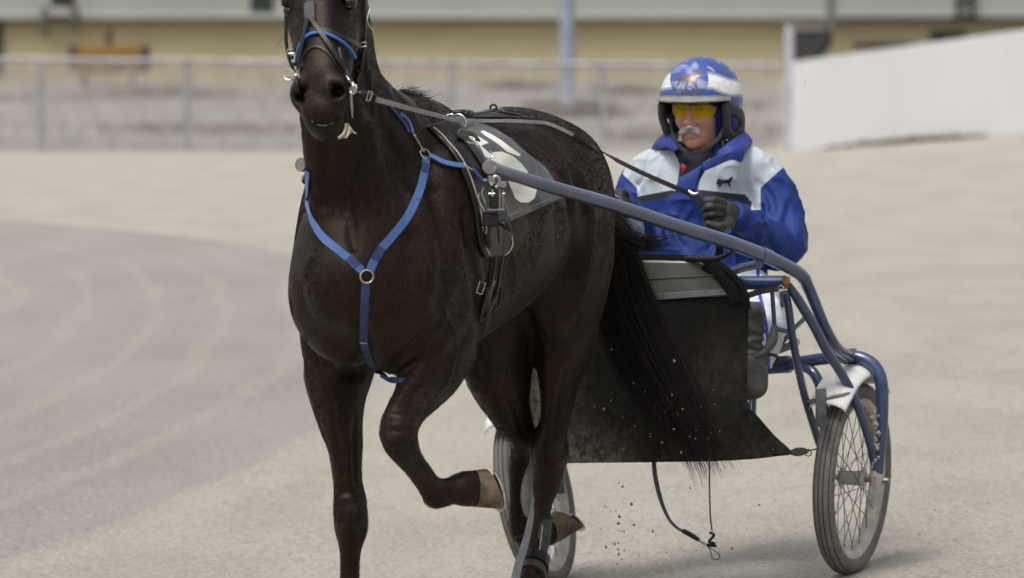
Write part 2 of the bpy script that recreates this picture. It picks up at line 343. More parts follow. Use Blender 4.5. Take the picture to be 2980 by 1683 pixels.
M = dict(
    coat=pm('horse_coat', (.0058, .0036, .0028), .38, col2=(.0180, .0098, .0062), vs=4.5, bump=.4, bs=240, stretch=(1, 1, .35), spec=.21, rv=.09),
    hair=pm('black_hair', (.008, .007, .007), .55, col2=(.018, .013, .011), vs=20, spec=.2),
    eye=pm('eye', (.006, .004, .003), .08, var=0, spec=.8),
    hoof=pm('hoof_horn', (.19, .135, .075), .6, col2=(.045, .035, .024), vs=22, stretch=(1, 1, 1), bump=.4, bs=120),
    steel=pm('bright_steel', (.62, .60, .57), .28, 1., vs=30, var=.2),
    iron=pm('dull_iron', (.30, .29, .28), .45, .8, vs=30, var=.25),
    leather=pm('black_leather', (.009, .009, .010), .42, vs=25, bump=.3, bs=400, dust=(.08, .075, .065, .66, .3), spec=.4),
    rubber=pm('grey_web', (.062, .062, .066), .7, vs=40, bump=.4, bs=700),
    blue=pm('blue_webbing', (.062, .150, .37), .7, vs=18, col2=(.045, .110, .29), bump=.5, bs=900, sheen=.2),
    bluedark=pm('dark_blue_webbing', (.026, .045, .145), .75, vs=18, bump=.5, bs=900),
    bluebright=pm('bright_blue_tape', (.03, .125, .42), .5, vs=18, bump=.2, bs=600),
    cream=pm('cream_piping', (.50, .42, .32), .6, vs=40), cloth=pm('tongue_cloth', (.52, .47, .34), .85, vs=60, bump=.6, bs=300),
    rein=pm('rein_webbing', (.27, .262, .26), .6, vs=50, bump=.4, bs=700),
    tube=pm('blue_grey_paint', (.032, .056, .125), .24, vs=8, col2=(.024, .042, .098), coat=.5, dust=(.20, .17, .13, .64, .06), dscale=22),
    mud=pm('dried_mud', (.36, .32, .27), .9, vs=30, bump=1., bs=60), rust=pm('rust_patch', (.28, .14, .035), .8, vs=50),
    white=pm('white_plastic', (.66, .66, .63), .45, vs=8, dust=(.40, .37, .32, .6, .2)),
    tyre=pm('tyre_rubber', (.090, .085, .080), .85, vs=40, col2=(.16, .15, .135), bump=.4, bs=300, dust=(.27, .25, .22, .5, .3)),
    tread=pm('tread_groove', (.028, .03, .034), .9, vs=30),
    rim=pm('dusty_rim', (.50, .48, .44), .5, .2, vs=14, col2=(.33, .30, .26), bump=.3, bs=80),
    spoke=pm('spoke', (.10, .105, .10), .5, .6, vs=30),
    plast=pm('clear_plastic', (.088, .090, .078), .28, vs=9, col2=(.055, .057, .048), dust=(.15, .14, .12, .58, .2), spec=.6),
    gray=pm('grey_shell', (.20, .205, .21), .5, vs=20, bump=.3, bs=300), bootm=pm('leather_boot', (.035, .036, .042), .5, vs=25, bump=.5, bs=250, dust=(.13, .12, .11, .58, .3)),
    skin=pm('skin', (.50, .27, .19), .55, vs=30, col2=(.44, .20, .145), bump=.5, bs=500, spec=.4),
    mous=pm('white_hair', (.78, .75, .70), .6, vs=60), red=pm('red_cloth', (.30, .02, .02), .8), navy=pm('navy_cloth', (.010, .011, .024), .8, vs=40, bump=.5, bs=300),
    hood=pm('blue_cloth', (.018, .028, .22), .8, vs=40, bump=.4, bs=400), glove=pm('black_glove', (.013, .013, .014), .55, vs=30, col2=(.030, .028, .027), bump=.5, bs=350),
    dark=pm('dark_gap', (.012, .012, .012), .8), pad=pm('worn_pad', (.038, .035, .034), .6, vs=30, bump=.5, bs=300),
    trouser=pm('trouser_cloth', (.62, .66, .72), .7, vs=12, bump=.3, bs=200), rboot=pm('rubber_overshoe', (.030, .030, .028), .6, vs=14, col2=(.065, .060, .052), bump=.5, bs=140),
)
streaks(M['coat'])
# ------------------------------------------------------------------ the ground
def sstep(a, b, x): t = np.clip((x - a) / (b - a), 0, 1); return t * t * (3 - 2 * t)
def gz(X, Y):
    X = np.asarray(X, float); Y = np.asarray(Y, float)
    g = np.where(X < 0, -.079 + .02 * X, np.where(X < 1.6, -.079 + .097 * X, .0765 + .03 * (X - 1.6)))
    g = np.maximum(g, -.25) * (1 - sstep(19, 48, Y))
    g = g + .18 * np.maximum(0, X - 4.0) * sstep(38, 58, Y) * (1 - sstep(74, 90, Y)) + .8 * sstep(76, 118, Y); return g
def grad_edge(Y): d = Y - 27.6; return -.62 - np.where(d > 0, .0102 * d * d + .00002 * d ** 4, .0052 * d * d + .00003 * d ** 4)
def build_ground():
    ys = np.concatenate([np.arange(4, 12, .4), np.arange(12, 20, .12), np.arange(20, 50, .3), np.arange(50, 130, 1.0), np.arange(130, 420, 20)])
    xs = np.concatenate([np.arange(-160, -12, 8.), np.arange(-12, -4, .4), np.arange(-4, 4, .16), np.arange(4, 12, .4), np.arange(12, 165, 8.)])
    X, Y = np.meshgrid(xs, ys); V = np.stack([X, Y, gz(X, Y)], -1); a, b, _ = V.shape; i = np.arange(a * b).reshape(a, b)
    F = np.stack([i[:-1, :-1], i[:-1, 1:], i[1:, 1:], i[1:, :-1]], -1).reshape(-1, 4)
    m = bpy.data.materials.new('track_sand'); m.use_nodes = True; t = m.node_tree; p = t.nodes['Principled BSDF']; L = t.links.new
    g = nd(t, 'ShaderNodeNewGeometry'); at = nd(t, 'ShaderNodeAttribute', attribute_name='edge'); P = g.outputs['Position']
    def mixc(f, c1, c2):
        x = nd(t, 'ShaderNodeMix', data_type='RGBA')
        for k, c in ((6, c1), (7, c2)):
            if isinstance(c, tuple): x.inputs[k].default_value = (*c, 1)
            else: L(c, x.inputs[k])
        if isinstance(f, float): x.inputs[0].default_value = f
        else: L(f, x.inputs[0])
        return x.outputs[2]
    def mr(v, a, b, c=0., d=1.):
        r = nd(t, 'ShaderNodeMapRange'); r.interpolation_type = 'SMOOTHSTEP'
        for k, q in ((1, a), (2, b), (3, c), (4, d)): r.inputs[k].default_value = q
        L(v, r.inputs[0]); return r.outputs[0]
    def mth(op, a, b=None, c=None):
        x = nd(t, 'ShaderNodeMath', operation=op)
        for k, q in enumerate((a, b, c)):
            if q is None: continue
            if isinstance(q, float): x.inputs[k].default_value = q
            else: L(q, x.inputs[k])
        return x.outputs[0]
    def noise(sc, det=4., st=None, ro=.55):
        n = nd(t, 'ShaderNodeTexNoise', Scale=sc, Detail=det, Roughness=ro)
        if st: mp = nd(t, 'ShaderNodeMapping'); mp.inputs['Scale'].default_value = st; L(P, mp.inputs[0]); L(mp.outputs[0], n.inputs[0])
        else: L(P, n.inputs[0])
        return n.outputs[0]
    wob = mth('MULTIPLY_ADD', noise(.9, 3., (1, .25, 1)), .36, -.18); e = mth('ADD', at.outputs['Fac'], wob)
    inside = mr(e, -.12, .14); band = mth('SINE', mth('MULTIPLY', mth('MULTIPLY_ADD', noise(.5, 2., (1, .2, 1)), .9, e), 11.5))
    arcs = mr(band, .45, 1.); arcs = mth('MULTIPLY', arcs, mr(e, .15, .7))
    light = mixc(mr(noise(1.6, 5., (1, .35, 1)), .38, .62), (.455, .420, .366), (.400, .367, .318))
    damp = mixc(mr(noise(1.1, 4., (1, .3, 1)), .35, .65), (.345, .315, .285), (.305, .278, .25))
    damp = mixc(mth('MULTIPLY', arcs, .32), damp, (.43, .395, .345))
    c = mixc(inside, light, damp)
    edge = mth('MULTIPLY', mr(e, -.25, 0.), mr(e, .02, .2, 1., 0.)); c = mixc(mth('MULTIPLY', edge, .5), c, (.46, .42, .365))
    n1 = noise(46., 6., None, .75); c = mixc(mth('MULTIPLY', mr(n1, .50, .66), .85), c, (.215, .195, .165)); c = mixc(mth('MULTIPLY', mr(n1, .47, .32), .8), c, (.64, .605, .55))
    n2 = noise(14., 4., (1, .45, 1)); c = mixc(mth('MULTIPLY', mr(n2, .53, .70), .35), c, (.30, .27, .23))
    n3 = noise(190., 2.); c = mixc(mth('MULTIPLY', mr(n3, .56, .70), .6), c, (.17, .155, .13)); sy = nd(t, 'ShaderNodeSeparateXYZ'); L(P, sy.inputs[0]); rough_ = mixc(mr(noise(.28, 4., (.25, 1, 1)), .4, .62), (.36, .34, .305), (.27, .252, .22)); c = mixc(mr(sy.outputs[1], 72.5, 75.5), c, rough_)
    L(c, p.inputs['Base Color']); p.inputs['Roughness'].default_value = .95; p.inputs['Specular IOR Level'].default_value = .2
    h = mth('ADD', mth('MULTIPLY', n1, 1.), mth('MULTIPLY', noise(9., 5., (1, .5, 1)), 2.2)); bp = nd(t, 'ShaderNodeBump', Strength=.8, Distance=.02); L(h, bp.inputs['Height']); L(bp.outputs[0], p.inputs['Normal'])
    o = solo('race_track_ground', (V.reshape(-1, 3), F), m, None, None, kind='structure', attrs=dict(edge=(grad_edge(Y) - X).ravel()))
    # clods lying on the near sand
    mb = MB(); 
    for _ in range(2600):
        y = 12.8 + RNG.random() ** 1.5 * 9; x = RNG.uniform(-2.2, 2.4); r = .0016 + RNG.exponential(.0013); c0 = V3(x, y, gz(x, y) + r * .3)
        d = nrm(RNG.normal(size=(6, 3))); Q = np.array([[1, 0, 0], [0, 1, 0], [-1, 0, 0], [0, -1, 0], [0, 0, .7], [0, 0, -.7]]) * r * RNG.uniform(.6, 1.3, (6, 1)) + c0
        mb.add((Q, [[0, 1, 4], [1, 2, 4], [2, 3, 4], [3, 0, 4], [1, 0, 5], [2, 1, 5], [3, 2, 5], [0, 3, 5]]))
    solo('sand_clods', mb.vf(), pm('clod', (.40, .37, .32), .95, vs=9, col2=(.20, .18, .15)), 'loose sand clods scattered over the pale track', 'gravel', kind='stuff', smooth=False)
build_ground()
# ------------------------------------------------------------------ the horse
HP = HF.P
HL = (-.104, .987, .12)            # lateral axis of the tilted head
def sculpt_horse(h):
    S = Sdf(HF, (-1.75, -.42, -.12), (.88, .44, 2.34), h); c = lambda u, v, z: HF.W(V3(u, v, z))
    # trunk
    st = [(.27, 1.14, .17, .165), (.15, 1.175, .27, .205), (0, 1.225, .345, .245), (-.15, 1.25, .375, .262), (-.35, 1.238, .337, .292), (-.58, 1.253, .303, .300),
          (-.8, 1.292, .268, .290), (-.97, 1.325, .262, .280), (-1.13, 1.320, .250, .255), (-1.25, 1.28, .195, .20)]
    S.chain([(c(u, 0, z), rw, rh) for u, z, rh, rw in st], (0, 1, 0), k=.03)
    S.ell(c(-.10, 0, 1.56), (.24, .085, .085), .09); S.ell(c(-.93, 0, 1.52), (.30, .11, .082), .08)          # withers, croup
    S.ell(c(-1.0, .13, 1.43), (.20, .12, .13), .08); S.ell(c(-1.0, -.13, 1.43), (.20, .12, .13), .08)
    for sg in (1, -1):
        S.ell(c(.10, sg * .131, 1.14), (.20, .125, .25), .07); S.ell(c(.02, sg * .185, 1.28), (.14, .080, .24), .06)       # shoulder
        S.ell(c(.21, sg * .143, 1.08), (.10, .080, .12), .06)                                                            # point of shoulder
        S.ell(c(.225, sg * .075, 1.03), (.09, .080, .162), .06)                                                          # pectorals
        S.ell(c(-.03, sg * .195, 1.05), (.105, .078, .14), .045)                                                             # triceps
        S.ell(c(-1.06, sg * .165, 1.22), (.235, .125, .28), .08); S.ell(c(-.93, sg * .175, 1.07), (.12, .085, .18), .07)      # thigh, stifle
        S.ell(c(-.30, sg * .17, 1.47), (.25, .07, .07), .08)
    # neck
    S.chain([(c(-.02, -.005, 1.36), .165, .26), (c(.13, -.025, 1.50), .140, .215), (c(.262, -.053, 1.66), .108, .155), (c(.345, -.048, 1.84), .096, .142), (c(.41, -.03, 2.02), .082, .122), (c(.44, -.015, 2.12), .07, .095)], (0, 1, 0), k=.06)
    S.chain([(c(.27, .055, 1.24), .06), (c(.33, .02, 1.45), .05), (c(.39, 0, 1.65), .045)], k=.05); S.chain([(c(.27, -.075, 1.24), .06), (c(.33, -.09, 1.45), .05), (c(.39, -.085, 1.65), .045)], k=.05)
    # right fore leg (standing)
    S.chain([(HP(990, 935, .02), .11, .15), (HP(986, 1061, .03), .102, .12), (HP(982, 1136, .04), .083, .097), (HP(990, 1227, .05), .061, .077), (HP(1004, 1298, .05), .048, .062),
             (HP(1012, 1403, .05), .0395, .048), (HP(1018, 1450, .05), .044, .050), (HP(1020, 1490, .055), .047, .052), (HP(1023, 1535, .05), .0455, .049), (HP(1021, 1575, .045), .034, .040), (HP(1019, 1612, .04), .0262, .036),
             (HP(1018, 1700, .03), .0255, .036), (HP(1018, 1805, .03), .028, .038), (HP(1018, 1850, .035), .035, .043), (HP(1014, 1905, .07), .030, .034), (HP(1010, 1945, .10), .044, .048), (HP(1008, 1992, .115), .055, .062)], (0, 1, 0), k=.05)
    S.chain([(HP(958, 1090, .12), .020), (HP(968, 1220, .12), .022), (HP(990, 1330, .10), .017), (HP(1003, 1440, .085), .010)], k=.03)
    S.ell(HP(1021, 1492, .095), (.02, .036, .034), .02)
    # left fore leg (lifted)
    S.chain([(HP(1305, 925, -.01), .10, .13), (HP(1282, 1010, .03), .098, .118), (HP(1256, 1075, .08), .086, .10), (HP(1225, 1130, .14), .067, .078), (HP(1192, 1182, .22), .053, .060), (HP(1170, 1222, .285), .052, .053),
             (HP(1160, 1252, .315), .052, .052), (HP(1166, 1288, .30), .048, .048), (HP(1186, 1325, .255), .036, .040), (HP(1206, 1356, .215), .029, .034), (HP(1240, 1402, .15), .0285, .034), (HP(1266, 1432, .11), .036, .040),
             (HP(1285, 1436, .085), .036, .040), (HP(1318, 1427, .055), .035, .037), (HP(1346, 1423, .03), .045, .047), (HP(1372, 1422, .0), .049, .050), (HP(1404, 1424, -.02), .050, .048)], (0, 1, 0), k=.045)
    S.ell(HP(1146, 1262, .35), (.022, .036, .036), .02); S.ell(HP(1262, 1456, .10), (.022, .025, .018), .02)
    S.chain([(HP(1310, 1035, -.02), .035), (HP(1285, 1105, .03), .035), (HP(1235, 1170, .13), .018)], k=.03); S.chain([(HP(1215, 1090, .18), .025), (HP(1170, 1160, .27), .02), (HP(1150, 1210, .32), .012)], k=.03)
    # left hind leg (standing)
    S.chain([(HP(1652, 760, -1.06), .115, .23), (HP(1650, 900, -1.08), .100, .175), (HP(1640, 1020, -1.08), .080, .135), (HP(1630, 1110, -1.09), .056, .105), (HP(1618, 1210, -1.11), .043, .076), (HP(1600, 1290, -1.14), .046, .068),
             (HP(1597, 1345, -1.14), .047, .066), (HP(1592, 1400, -1.12), .042, .052), (HP(1582, 1450, -1.10), .029, .038), (HP(1575, 1500, -1.08), .0245, .034), (HP(1562, 1580, -1.05), .027, .036), (HP(1550, 1640, -1.01), .034, .040),
             (HP(1540, 1695, -.96), .030, .034), (HP(1533, 1735, -.93), .045, .048), (HP(1526, 1790, -.91), .055, .062)], (0, 1, 0), k=.05)
    S.ell(HP(1628, 1318, -1.18), (.026, .022, .034), .04)
    # right hind leg (pushing off, hoof turned up)
    S.chain([(HP(1470, 860, -.98), .12, .22), (HP(1445, 1010, -.98), .105, .19), (HP(1463, 1120, -1.02), .080, .135), (HP(1486, 1190, -1.06), .055, .095), (HP(1512, 1255, -1.15), .040, .062), (HP(1520, 1300, -1.22), .034, .050),
             (HP(1512, 1350, -1.25), .030, .040), (HP(1508, 1430, -1.27), .024, .032), (HP(1510, 1500, -1.28), .027, .033), (HP(1520, 1550, -1.29), .033, .036), (HP(1545, 1560, -1.36), .030, .033), (HP(1580, 1548, -1.44), .040, .042), (HP(1622, 1532, -1.54), .046, .046)], (0, 1, 0), k=.05)
    # head
    E = [((936, -135, .42), .066, .075), ((936, -70, .455), .088, .095), ((936, 0, .485), .097, .098), ((938, 60, .525), .090, .092), ((946, 130, .575), .081, .082), ((950, 195, .62), .070, .070), ((944, 250, .655), .060, .060), ((941, 300, .68), .064, .052), ((940, 345, .69), .052, .042), ((944, 372, .672), .036, .030)]
    S.chain([(HP(*p), a, b) for p, a, b in E], HL, k=.03)
    S.chain([(HP(958, -20, .36), .088, .10), (HP(966, 60, .40), .086, .10), (HP(965, 130, .48), .070, .075), (HP(960, 210, .56), .050, .05), (HP(955, 300, .61), .046, .045), (HP(952, 362, .645), .040, .034), (HP(950, 383, .65), .030, .026)], HL, k=.025)
    hx = lambda px, py, u, dx: HP(px + dx, py, u)
    for sx, py, px in ((1, 6, 1014), (-1, 32, 852)):
        S.ell(HP(px, py - 26, .535), (.035, .030, .018), .02)                 # brow
        S.chain([(HP(px - sx * 2, py + 36, .545), .010), (HP(px - sx * 18, py + 95, .585), .011), (HP(px - sx * 30, py + 140, .60), .007)], k=.02)   # facial crest
        S.ell(HP(px + sx * 6, py, .55), (.022, .020, .018), .008, 'sub'); S.ell(HP(px - sx * 2, py - 70, .50), (.03, .02, .03), .02, 'sub')
    S.chain([(HP(930, 30, .585), .026, .014), (HP(941, 150, .655), .024, .014), (HP(943, 215, .69), .024, .012)], HL, k=.05)       # nasal bone
    for px, py, du, s1 in ((982, 264, .695, 1), (882, 278, .685, -1)):
        S.ell(HP(px, py, du), (.036, .033, .038), .03); S.ell(HP(px + s1 * 15, py - 18, du - .004), (.022, .014, .022), .014)
        S.chain([(HP(px - s1 * 14, py - 19, du + .030), .008), (HP(px + s1 * 6, py - 14, du + .034), .012), (HP(px + s1 * 10, py + 4, du + .030), .015), (HP(px - s1 * 5, py + 15, du + .030), .012)], k=.007, mode='sub')
        S.ell(HP(px, py, du + .012), (.028, .018, .019), .008, 'sub')
    S.ell(HP(938, 328, .722), (.018, .036, .026), .03)
    S.chain([(HP(896, 340, .69), .0028), (HP(912, 352, .722), .0042), (HP(940, 360, .738), .0042), (HP(970, 352, .72), .0042), (HP(994, 330, .68), .0028)], k=.006, mode='sub')
    for sx, px in ((1, 985), (-1, 885)):    # ears
        S.chain([(HP(px, -105, .42), .035, .030), (HP(px + sx * 14, -165, .43), .036, .020), (HP(px + sx * 18, -225, .44), .022, .012), (HP(px + sx * 8, -272, .455), .005, .004)], (0, 1, 0), k=.02)
        S.chain([(HP(px + sx * 8, -140, .46), .018, .02), (HP(px + sx * 16, -200, .462), .016, .012)], (0, 1, 0), k=.01, mode='sub')
    for sg in (1, -1):        # muscle grooves
        S.chain([(c(.20, sg * .27, 1.0), .010), (c(.14, sg * .285, .93), .012), (c(.08, sg * .26, .88), .010)], k=.03, mode='sub')
        S.chain([(c(-.80, sg * .33, 1.30), .012), (c(-.76, sg * .325, 1.14), .014), (c(-.72, sg * .30, 1.02), .012)], k=.05, mode='sub')
        S.chain([(c(-1.23, sg * .285, 1.36), .010), (c(-1.20, sg * .295, 1.2), .012), (c(-1.12, sg * .28, 1.0), .010)], k=.05, mode='sub')
    def surf(pts, r, k, mode, off=0., lv=None):
        Q = []
        for x, y in crom(np.array(pts, float), 4):
            h = S.hit(x, y)
            if h: Q.append(h[0] + h[1] * off)
        if len(Q) > 2: n = len(Q); S.chain([(q, r * (.35 + .65 * sin(pi * (i + .5) / n) ** .6)) for i, q in enumerate(Q)], k=k, mode=mode, n=1)
    G = lambda pts, r=.010, k=.03: surf(pts, r, k, 'sub', .002)
    R = lambda pts, r=.010, k=.03, off=-.004: surf(pts, r, k, 'add', off)
    G([(1352, 620), (1372, 740), (1392, 850), (1402, 950), (1398, 1020), (1384, 1078)], .013, .035); G([(1118, 1092), (1165, 1052), (1222, 990), (1280, 940)], .012, .03); R([(1210, 1110), (1262, 1030), (1310, 970), (1345, 930)], .016, .04)
    G([(895, 1015), (935, 1052), (990, 1078), (1050, 1086)], .006, .045); G([(1045, 850), (1056, 950), (1072, 1050)], .006, .04); G([(1005, 430), (1010, 520), (1018, 640), (1030, 720)], .007, .03); G([(952, 420), (946, 520), (940, 600)], .005, .025)
    R([(1075, 380), (1100, 480), (1135, 580), (1180, 660)], .014, .05); G([(1120, 380), (1165, 480), (1215, 560)], .009, .04); G([(1260, 560), (1290, 680), (1300, 800), (1280, 880)], .009, .05); R([(1215, 600), (1240, 700), (1250, 800)], .014, .06)
    G([(1245, 1095), (1205, 1150), (1186, 1200)], .007, .016); R([(1300, 1080), (1262, 1120), (1232, 1168), (1222, 1200)], .009, .02); R([(1325, 1040), (1300, 1110), (1262, 1160)], .004, .008, .001); R([(1190, 1120), (1160, 1160), (1140, 1200)], .008, .018)
    R([(1116, 1216), (1142, 1212), (1175, 1216)], .006, .016); R([(1114, 1278), (1140, 1290), (1176, 1296)], .007, .016); G([(1128, 1250), (1155, 1254), (1190, 1252)], .005, .012)
    G([(1196, 1318), (1222, 1352), (1252, 1392)], .0055, .010); R([(1214, 1312), (1240, 1350), (1268, 1388)], .0065, .010)
    G([(1035, 1210), (1030, 1300), (1034, 1400)], .006, .014); G([(965, 1180), (985, 1290), (996, 1390)], .006, .016); R([(1010, 1240), (1016, 1320), (1020, 1420)], .007, .018); R([(985, 1456), (1020, 1450), (1056, 1456)], .009, .014); R([(985, 1530), (1018, 1540), (1052, 1532)], .008, .014); G([(1030, 1620), (1030, 1680)], .005, .010)
    G([(1640, 1080), (1625, 1180), (1612, 1270)], .007, .016); R([(1655, 1120), (1645, 1210), (1632, 1290)], .006, .012); R([(1585, 1300), (1600, 1330), (1622, 1352)], .009, .016); G([(1598, 1360), (1586, 1420), (1580, 1480)], .005, .010)
    G([(1470, 1130), (1505, 1200), (1520, 1260)], .008, .02); R([(1690, 520), (1715, 640), (1705, 780), (1680, 900)], .016, .06); G([(1655, 560), (1672, 680), (1660, 800)], .010, .05); R([(1560, 400), (1620, 460), (1655, 560)], .014, .06)
    R([(1480, 700), (1500, 800), (1470, 900), (1430, 960)], .0035, .010, .001); R([(1290, 900), (1320, 960), (1328, 1010)], .0035, .008, .001)
    R([(1010, 60), (1004, 110), (992, 150), (980, 190)], .0035, .008, .001); R([(868, 70), (872, 110), (880, 150)], .003, .008, .001); R([(1070, 200), (1085, 300), (1080, 400)], .004, .015, .001)
    return S
HS = sculpt_horse(VOX)
hroot = thing('horse', 'dark brown horse trotting towards the camera with its left foreleg lifted', 'horse', HF.W(V3(0, 0, 0)))
V, F = HS.mesh(2)
q = HF.L(V); V = V + HS.normals(HS, V) * 0 if False else V
N = HS.normals(V)
V = V + N * ((vnoise(q, 9, 2) * .0026 + vnoise(q, 18, 3) * .0016 + vnoise(q, 34, 4) * .0007)[:, None])
body = part('body', (V, F), M['coat'], hroot)
# short coat: fine hairs lying back and down over the skin
HN = HS.normals(V); k = RNG.integers(0, len(V), 170000); b0 = V[k] + RNG.normal(size=(len(k), 3)) * .002; hn = HN[k]; fl = np.array(-.55 * HF.f - .8 * V3(0, 0, 1)) + RNG.normal(size=(len(k), 3)) * .09
fl = nrm(fl - (fl * hn).sum(1)[:, None] * hn); hL = RNG.uniform(.006, .013, len(k))[:, None]; b0 = b0 - hn * (HS.samp(HF.L(b0))[:, None])
P = np.stack([b0 - hn * .0004, b0 + fl * hL * .5 + hn * .0006, b0 + fl * hL + hn * .0008], 1)
hc = pm('coat_hairs', (.0066, .0041, .0031), .34, col2=(.022, .0120, .0078), vs=9, spec=.5); part('coat_hair', strands(P, .0005, .0002), hc, hroot)['kind'] = 'stuff'
# hooves
def hoof(P, ax, fwd, r0, r1, L, tilt=.02, sk=.06):
    ax = nrm(ax); f = nrm(np.asarray(fwd) - (np.asarray(fwd) @ ax) * ax); s = np.cross(ax, f); a = np.linspace(0, 2 * pi, 28, endpoint=False); rows = []
    for t in (0, .08, .35, .7, .97, 1.0, 1.0):
        r = r0 + (r1 - r0) * t; r = r * (.8 if len(rows) == 6 else 1)
        rows.append([np.asarray(P) + ax * (L * t * (1 + sk * cos(x))) + f * (cos(x) * r * 1.08 + tilt * t) + s * sin(x) * r * .93 for x in a])
    V = np.array(rows).reshape(-1, 3); F = []
    for i in range(6):
        for j in range(28): k = (j + 1) % 28; F.append([i * 28 + j, i * 28 + k, (i + 1) * 28 + k, (i + 1) * 28 + j])
    F.append(list(range(6 * 28, 7 * 28))); F.append(list(range(28))[::-1]); return V, F
hoofspec = [(HP(1382, 1422, .0), HP(1431, 1423, -.035), V3(0, -.3, -1), .050, .054),
            (HP(1010, 1925, .09), HP(1008, 2008, .13), HF.f, .046, .058), (HP(1533, 1725, -.93), HP(1526, 1806, -.90), HF.f, .046, .058), (HP(1592, 1545, -1.46), HP(1655, 1515, -1.56), V3(0, 0, -1), .047, .040)]
SK = (.42, .06, .06, .35)
for i, (a, b, f, r0, r1) in enumerate(hoofspec):
    ax = b - a; hf = part('hoof', hoof(a, ax, f, r0, r1, np.linalg.norm(ax), 0 if i in (0, 3) else .02, SK[i]), M['hoof'], hroot); s = nrm(ax)
    fw = nrm(f - (f @ s) * s); sd = np.cross(s, fw); th = np.linspace(-2.2, 2.2, 30); e = b + s * .004 + fw * (0 if i in (0, 3) else .02)
    P = np.array([e + ax * SK[i] * cos(t) + fw * cos(t) * r1 * 1.09 + sd * sin(t) * r1 * .95 for t in th]); part('horseshoe', ribbon(P, np.tile(s, (30, 1)), .016, .006), M['steel'], hf)
# eyes
for px, py in ((1018, 6), (846, 32)):
    d = ray(px, py); c0 = HP(px, py, .538); a = np.linspace(0, 2 * pi, 20); 
    Vs, Fs = [], []; me = tube(np.array([c0 + V3(0, 0, 1) * .021 * -cos(t) for t in np.linspace(.05, pi - .05, 12)]), [.021 * sin(t) for t in np.linspace(.05, pi - .05, 12)], 18, spline=False)
    part('eye', me, M['eye'], hroot)
    part('eyelid', tube(np.array([HP(px - 17, py + 3, .545), HP(px - 8, py + 14, .562), HP(px + 4, py + 15, .562), HP(px + 14, py + 4, .545)]), .0035, 8), M['coat'], hroot)
# mane: a thin crest of hair down the neck, ending in the wind-blown tuft at the withers
def crest(u, z): return HF.W(V3(u, -.075, z))
base = crom([crest(.385, 2.16), crest(.33, 2.03), crest(.245, 1.84), crest(.16, 1.68), crest(.06, 1.60)], 30); P = []
for i in range(900):
    b = base[RNG.integers(len(base))] + RNG.normal(size=3) * .008; L = RNG.uniform(.08, .16); s = RNG.uniform(.6, 1)
    d = HF.f * RNG.normal() * .15 - HF.l * (.9 + RNG.normal() * .2) + V3(0, 0, .1); P.append([b + d * L * t * s + V3(0, 0, -.9) * L * t * t for t in np.linspace(0, 1, 7)])
for i in range(760):
    t0 = RNG.random(); b = atY(1128 + 60 * t0, 292 + 20 * t0, 12.5 + .1 * t0) + RNG.normal(size=3) * .006; e = atY(1150 + RNG.normal() * 12 + 78 * t0 * RNG.random(), 268 + RNG.normal() * 7 + 30 * t0, 12.62)
    e2 = e + V3(.02 + .05 * RNG.random(), .03, -.01 + .015 * RNG.normal()); P.append([b * (1 - t) ** 2 + 2 * e * t * (1 - t) + e2 * t * t for t in np.linspace(0, 1, 7)])
part('mane', strands(np.array(P), .0010, .0003), M['hair'], hroot)
# tail
def guide(pts): return crom([atY(*p) for p in pts], 8)
gl = guide([(1722, 520, 13.78), (1745, 640, 13.86), (1738, 780, 13.87), (1742, 920, 13.87), (1800, 1070, 13.84), (1890, 1210, 13.80), (1985, 1330, 13.78), (2022, 1412, 13.77)])
gr = guide([(1738, 510, 13.78), (1795, 600, 13.86), (1850, 720, 13.87), (1900, 850, 13.87), (1962, 980, 13.84), (2030, 1120, 13.80), (2090, 1260, 13.78), (2125, 1350, 13.77)])
P = []; m = len(gl); CLU = np.stack([RNG.beta(1.2, 1.3, 38), RNG.uniform(.62, 1.02, 38), RNG.uniform(0, 6, 38)], 1)
for i in range(2900):
    cl = RNG.integers(38); a = np.clip(CLU[cl, 0] + RNG.normal() * .085, 0, 1); j = RNG.normal(size=3) * V3(.009, .028, .009); L = CLU[cl, 1] * m * RNG.uniform(.80, 1.06)
    L = min(L, m - 1); k = np.linspace(0, L, 16); cur = gl * (1 - a) + gr * a; ph = RNG.random() * 6
    q = np.stack([np.interp(k, np.arange(m), cur[:, x]) for x in range(3)], 1); t = k / m; q += j * (.4 + 1.2 * t[:, None]); q[:, 0] += .004 * np.sin(ph + t * 9) * t + .011 * np.sin(CLU[cl, 2] + t * 6) * t + .006 * np.sin(ph * 2 + t * 4) * t; P.append(q)
for i in range(230):       # the part of the tail blown across towards the driver
    a = RNG.random(); b = atY(1765 + 20 * a, 575 + 90 * a, 13.84); e = atY(1830 + 40 * RNG.random(), 700 + 26 * RNG.normal() * .6, 13.72); f = atY(1880 + 130 * RNG.random() ** 1.6, 694 + 20 * RNG.normal() + 20 * a, 13.62)
    c = crom([b, e, f], 8)[:16]; P.append(c + RNG.normal(size=3) * .004)
part('tail', strands(np.array(P), .0008, .0003), M['hair'], hroot)
# whiskers and chin hair
P = []
for i in range(36):
    h = HS.hit(RNG.uniform(880, 1000), RNG.uniform(300, 392))
    if h: L = RNG.uniform(.015, .035); P.append([h[0] + (h[1] * .6 + V3(0, 0, -.6)) * L * t + V3(0, 0, -.3) * L * t * t for t in np.linspace(0, 1, 5)])
part('whiskers', strands(np.array(P), .0004, .0002), M['hair'], hroot)['kind'] = 'stuff'
# the foam line along the lip
P, N = surf_path([HS], [(908, 353), (922, 361), (942, 365), (960, 361), (968, 357)], 10, .001); part('lip_foam', ribbon(P, N, .003 + .002 * vnoise(P, 90), .001), pm('lip_foam', (.30, .25, .16), .7, vs=80, col2=(.10, .08, .05)), hroot)
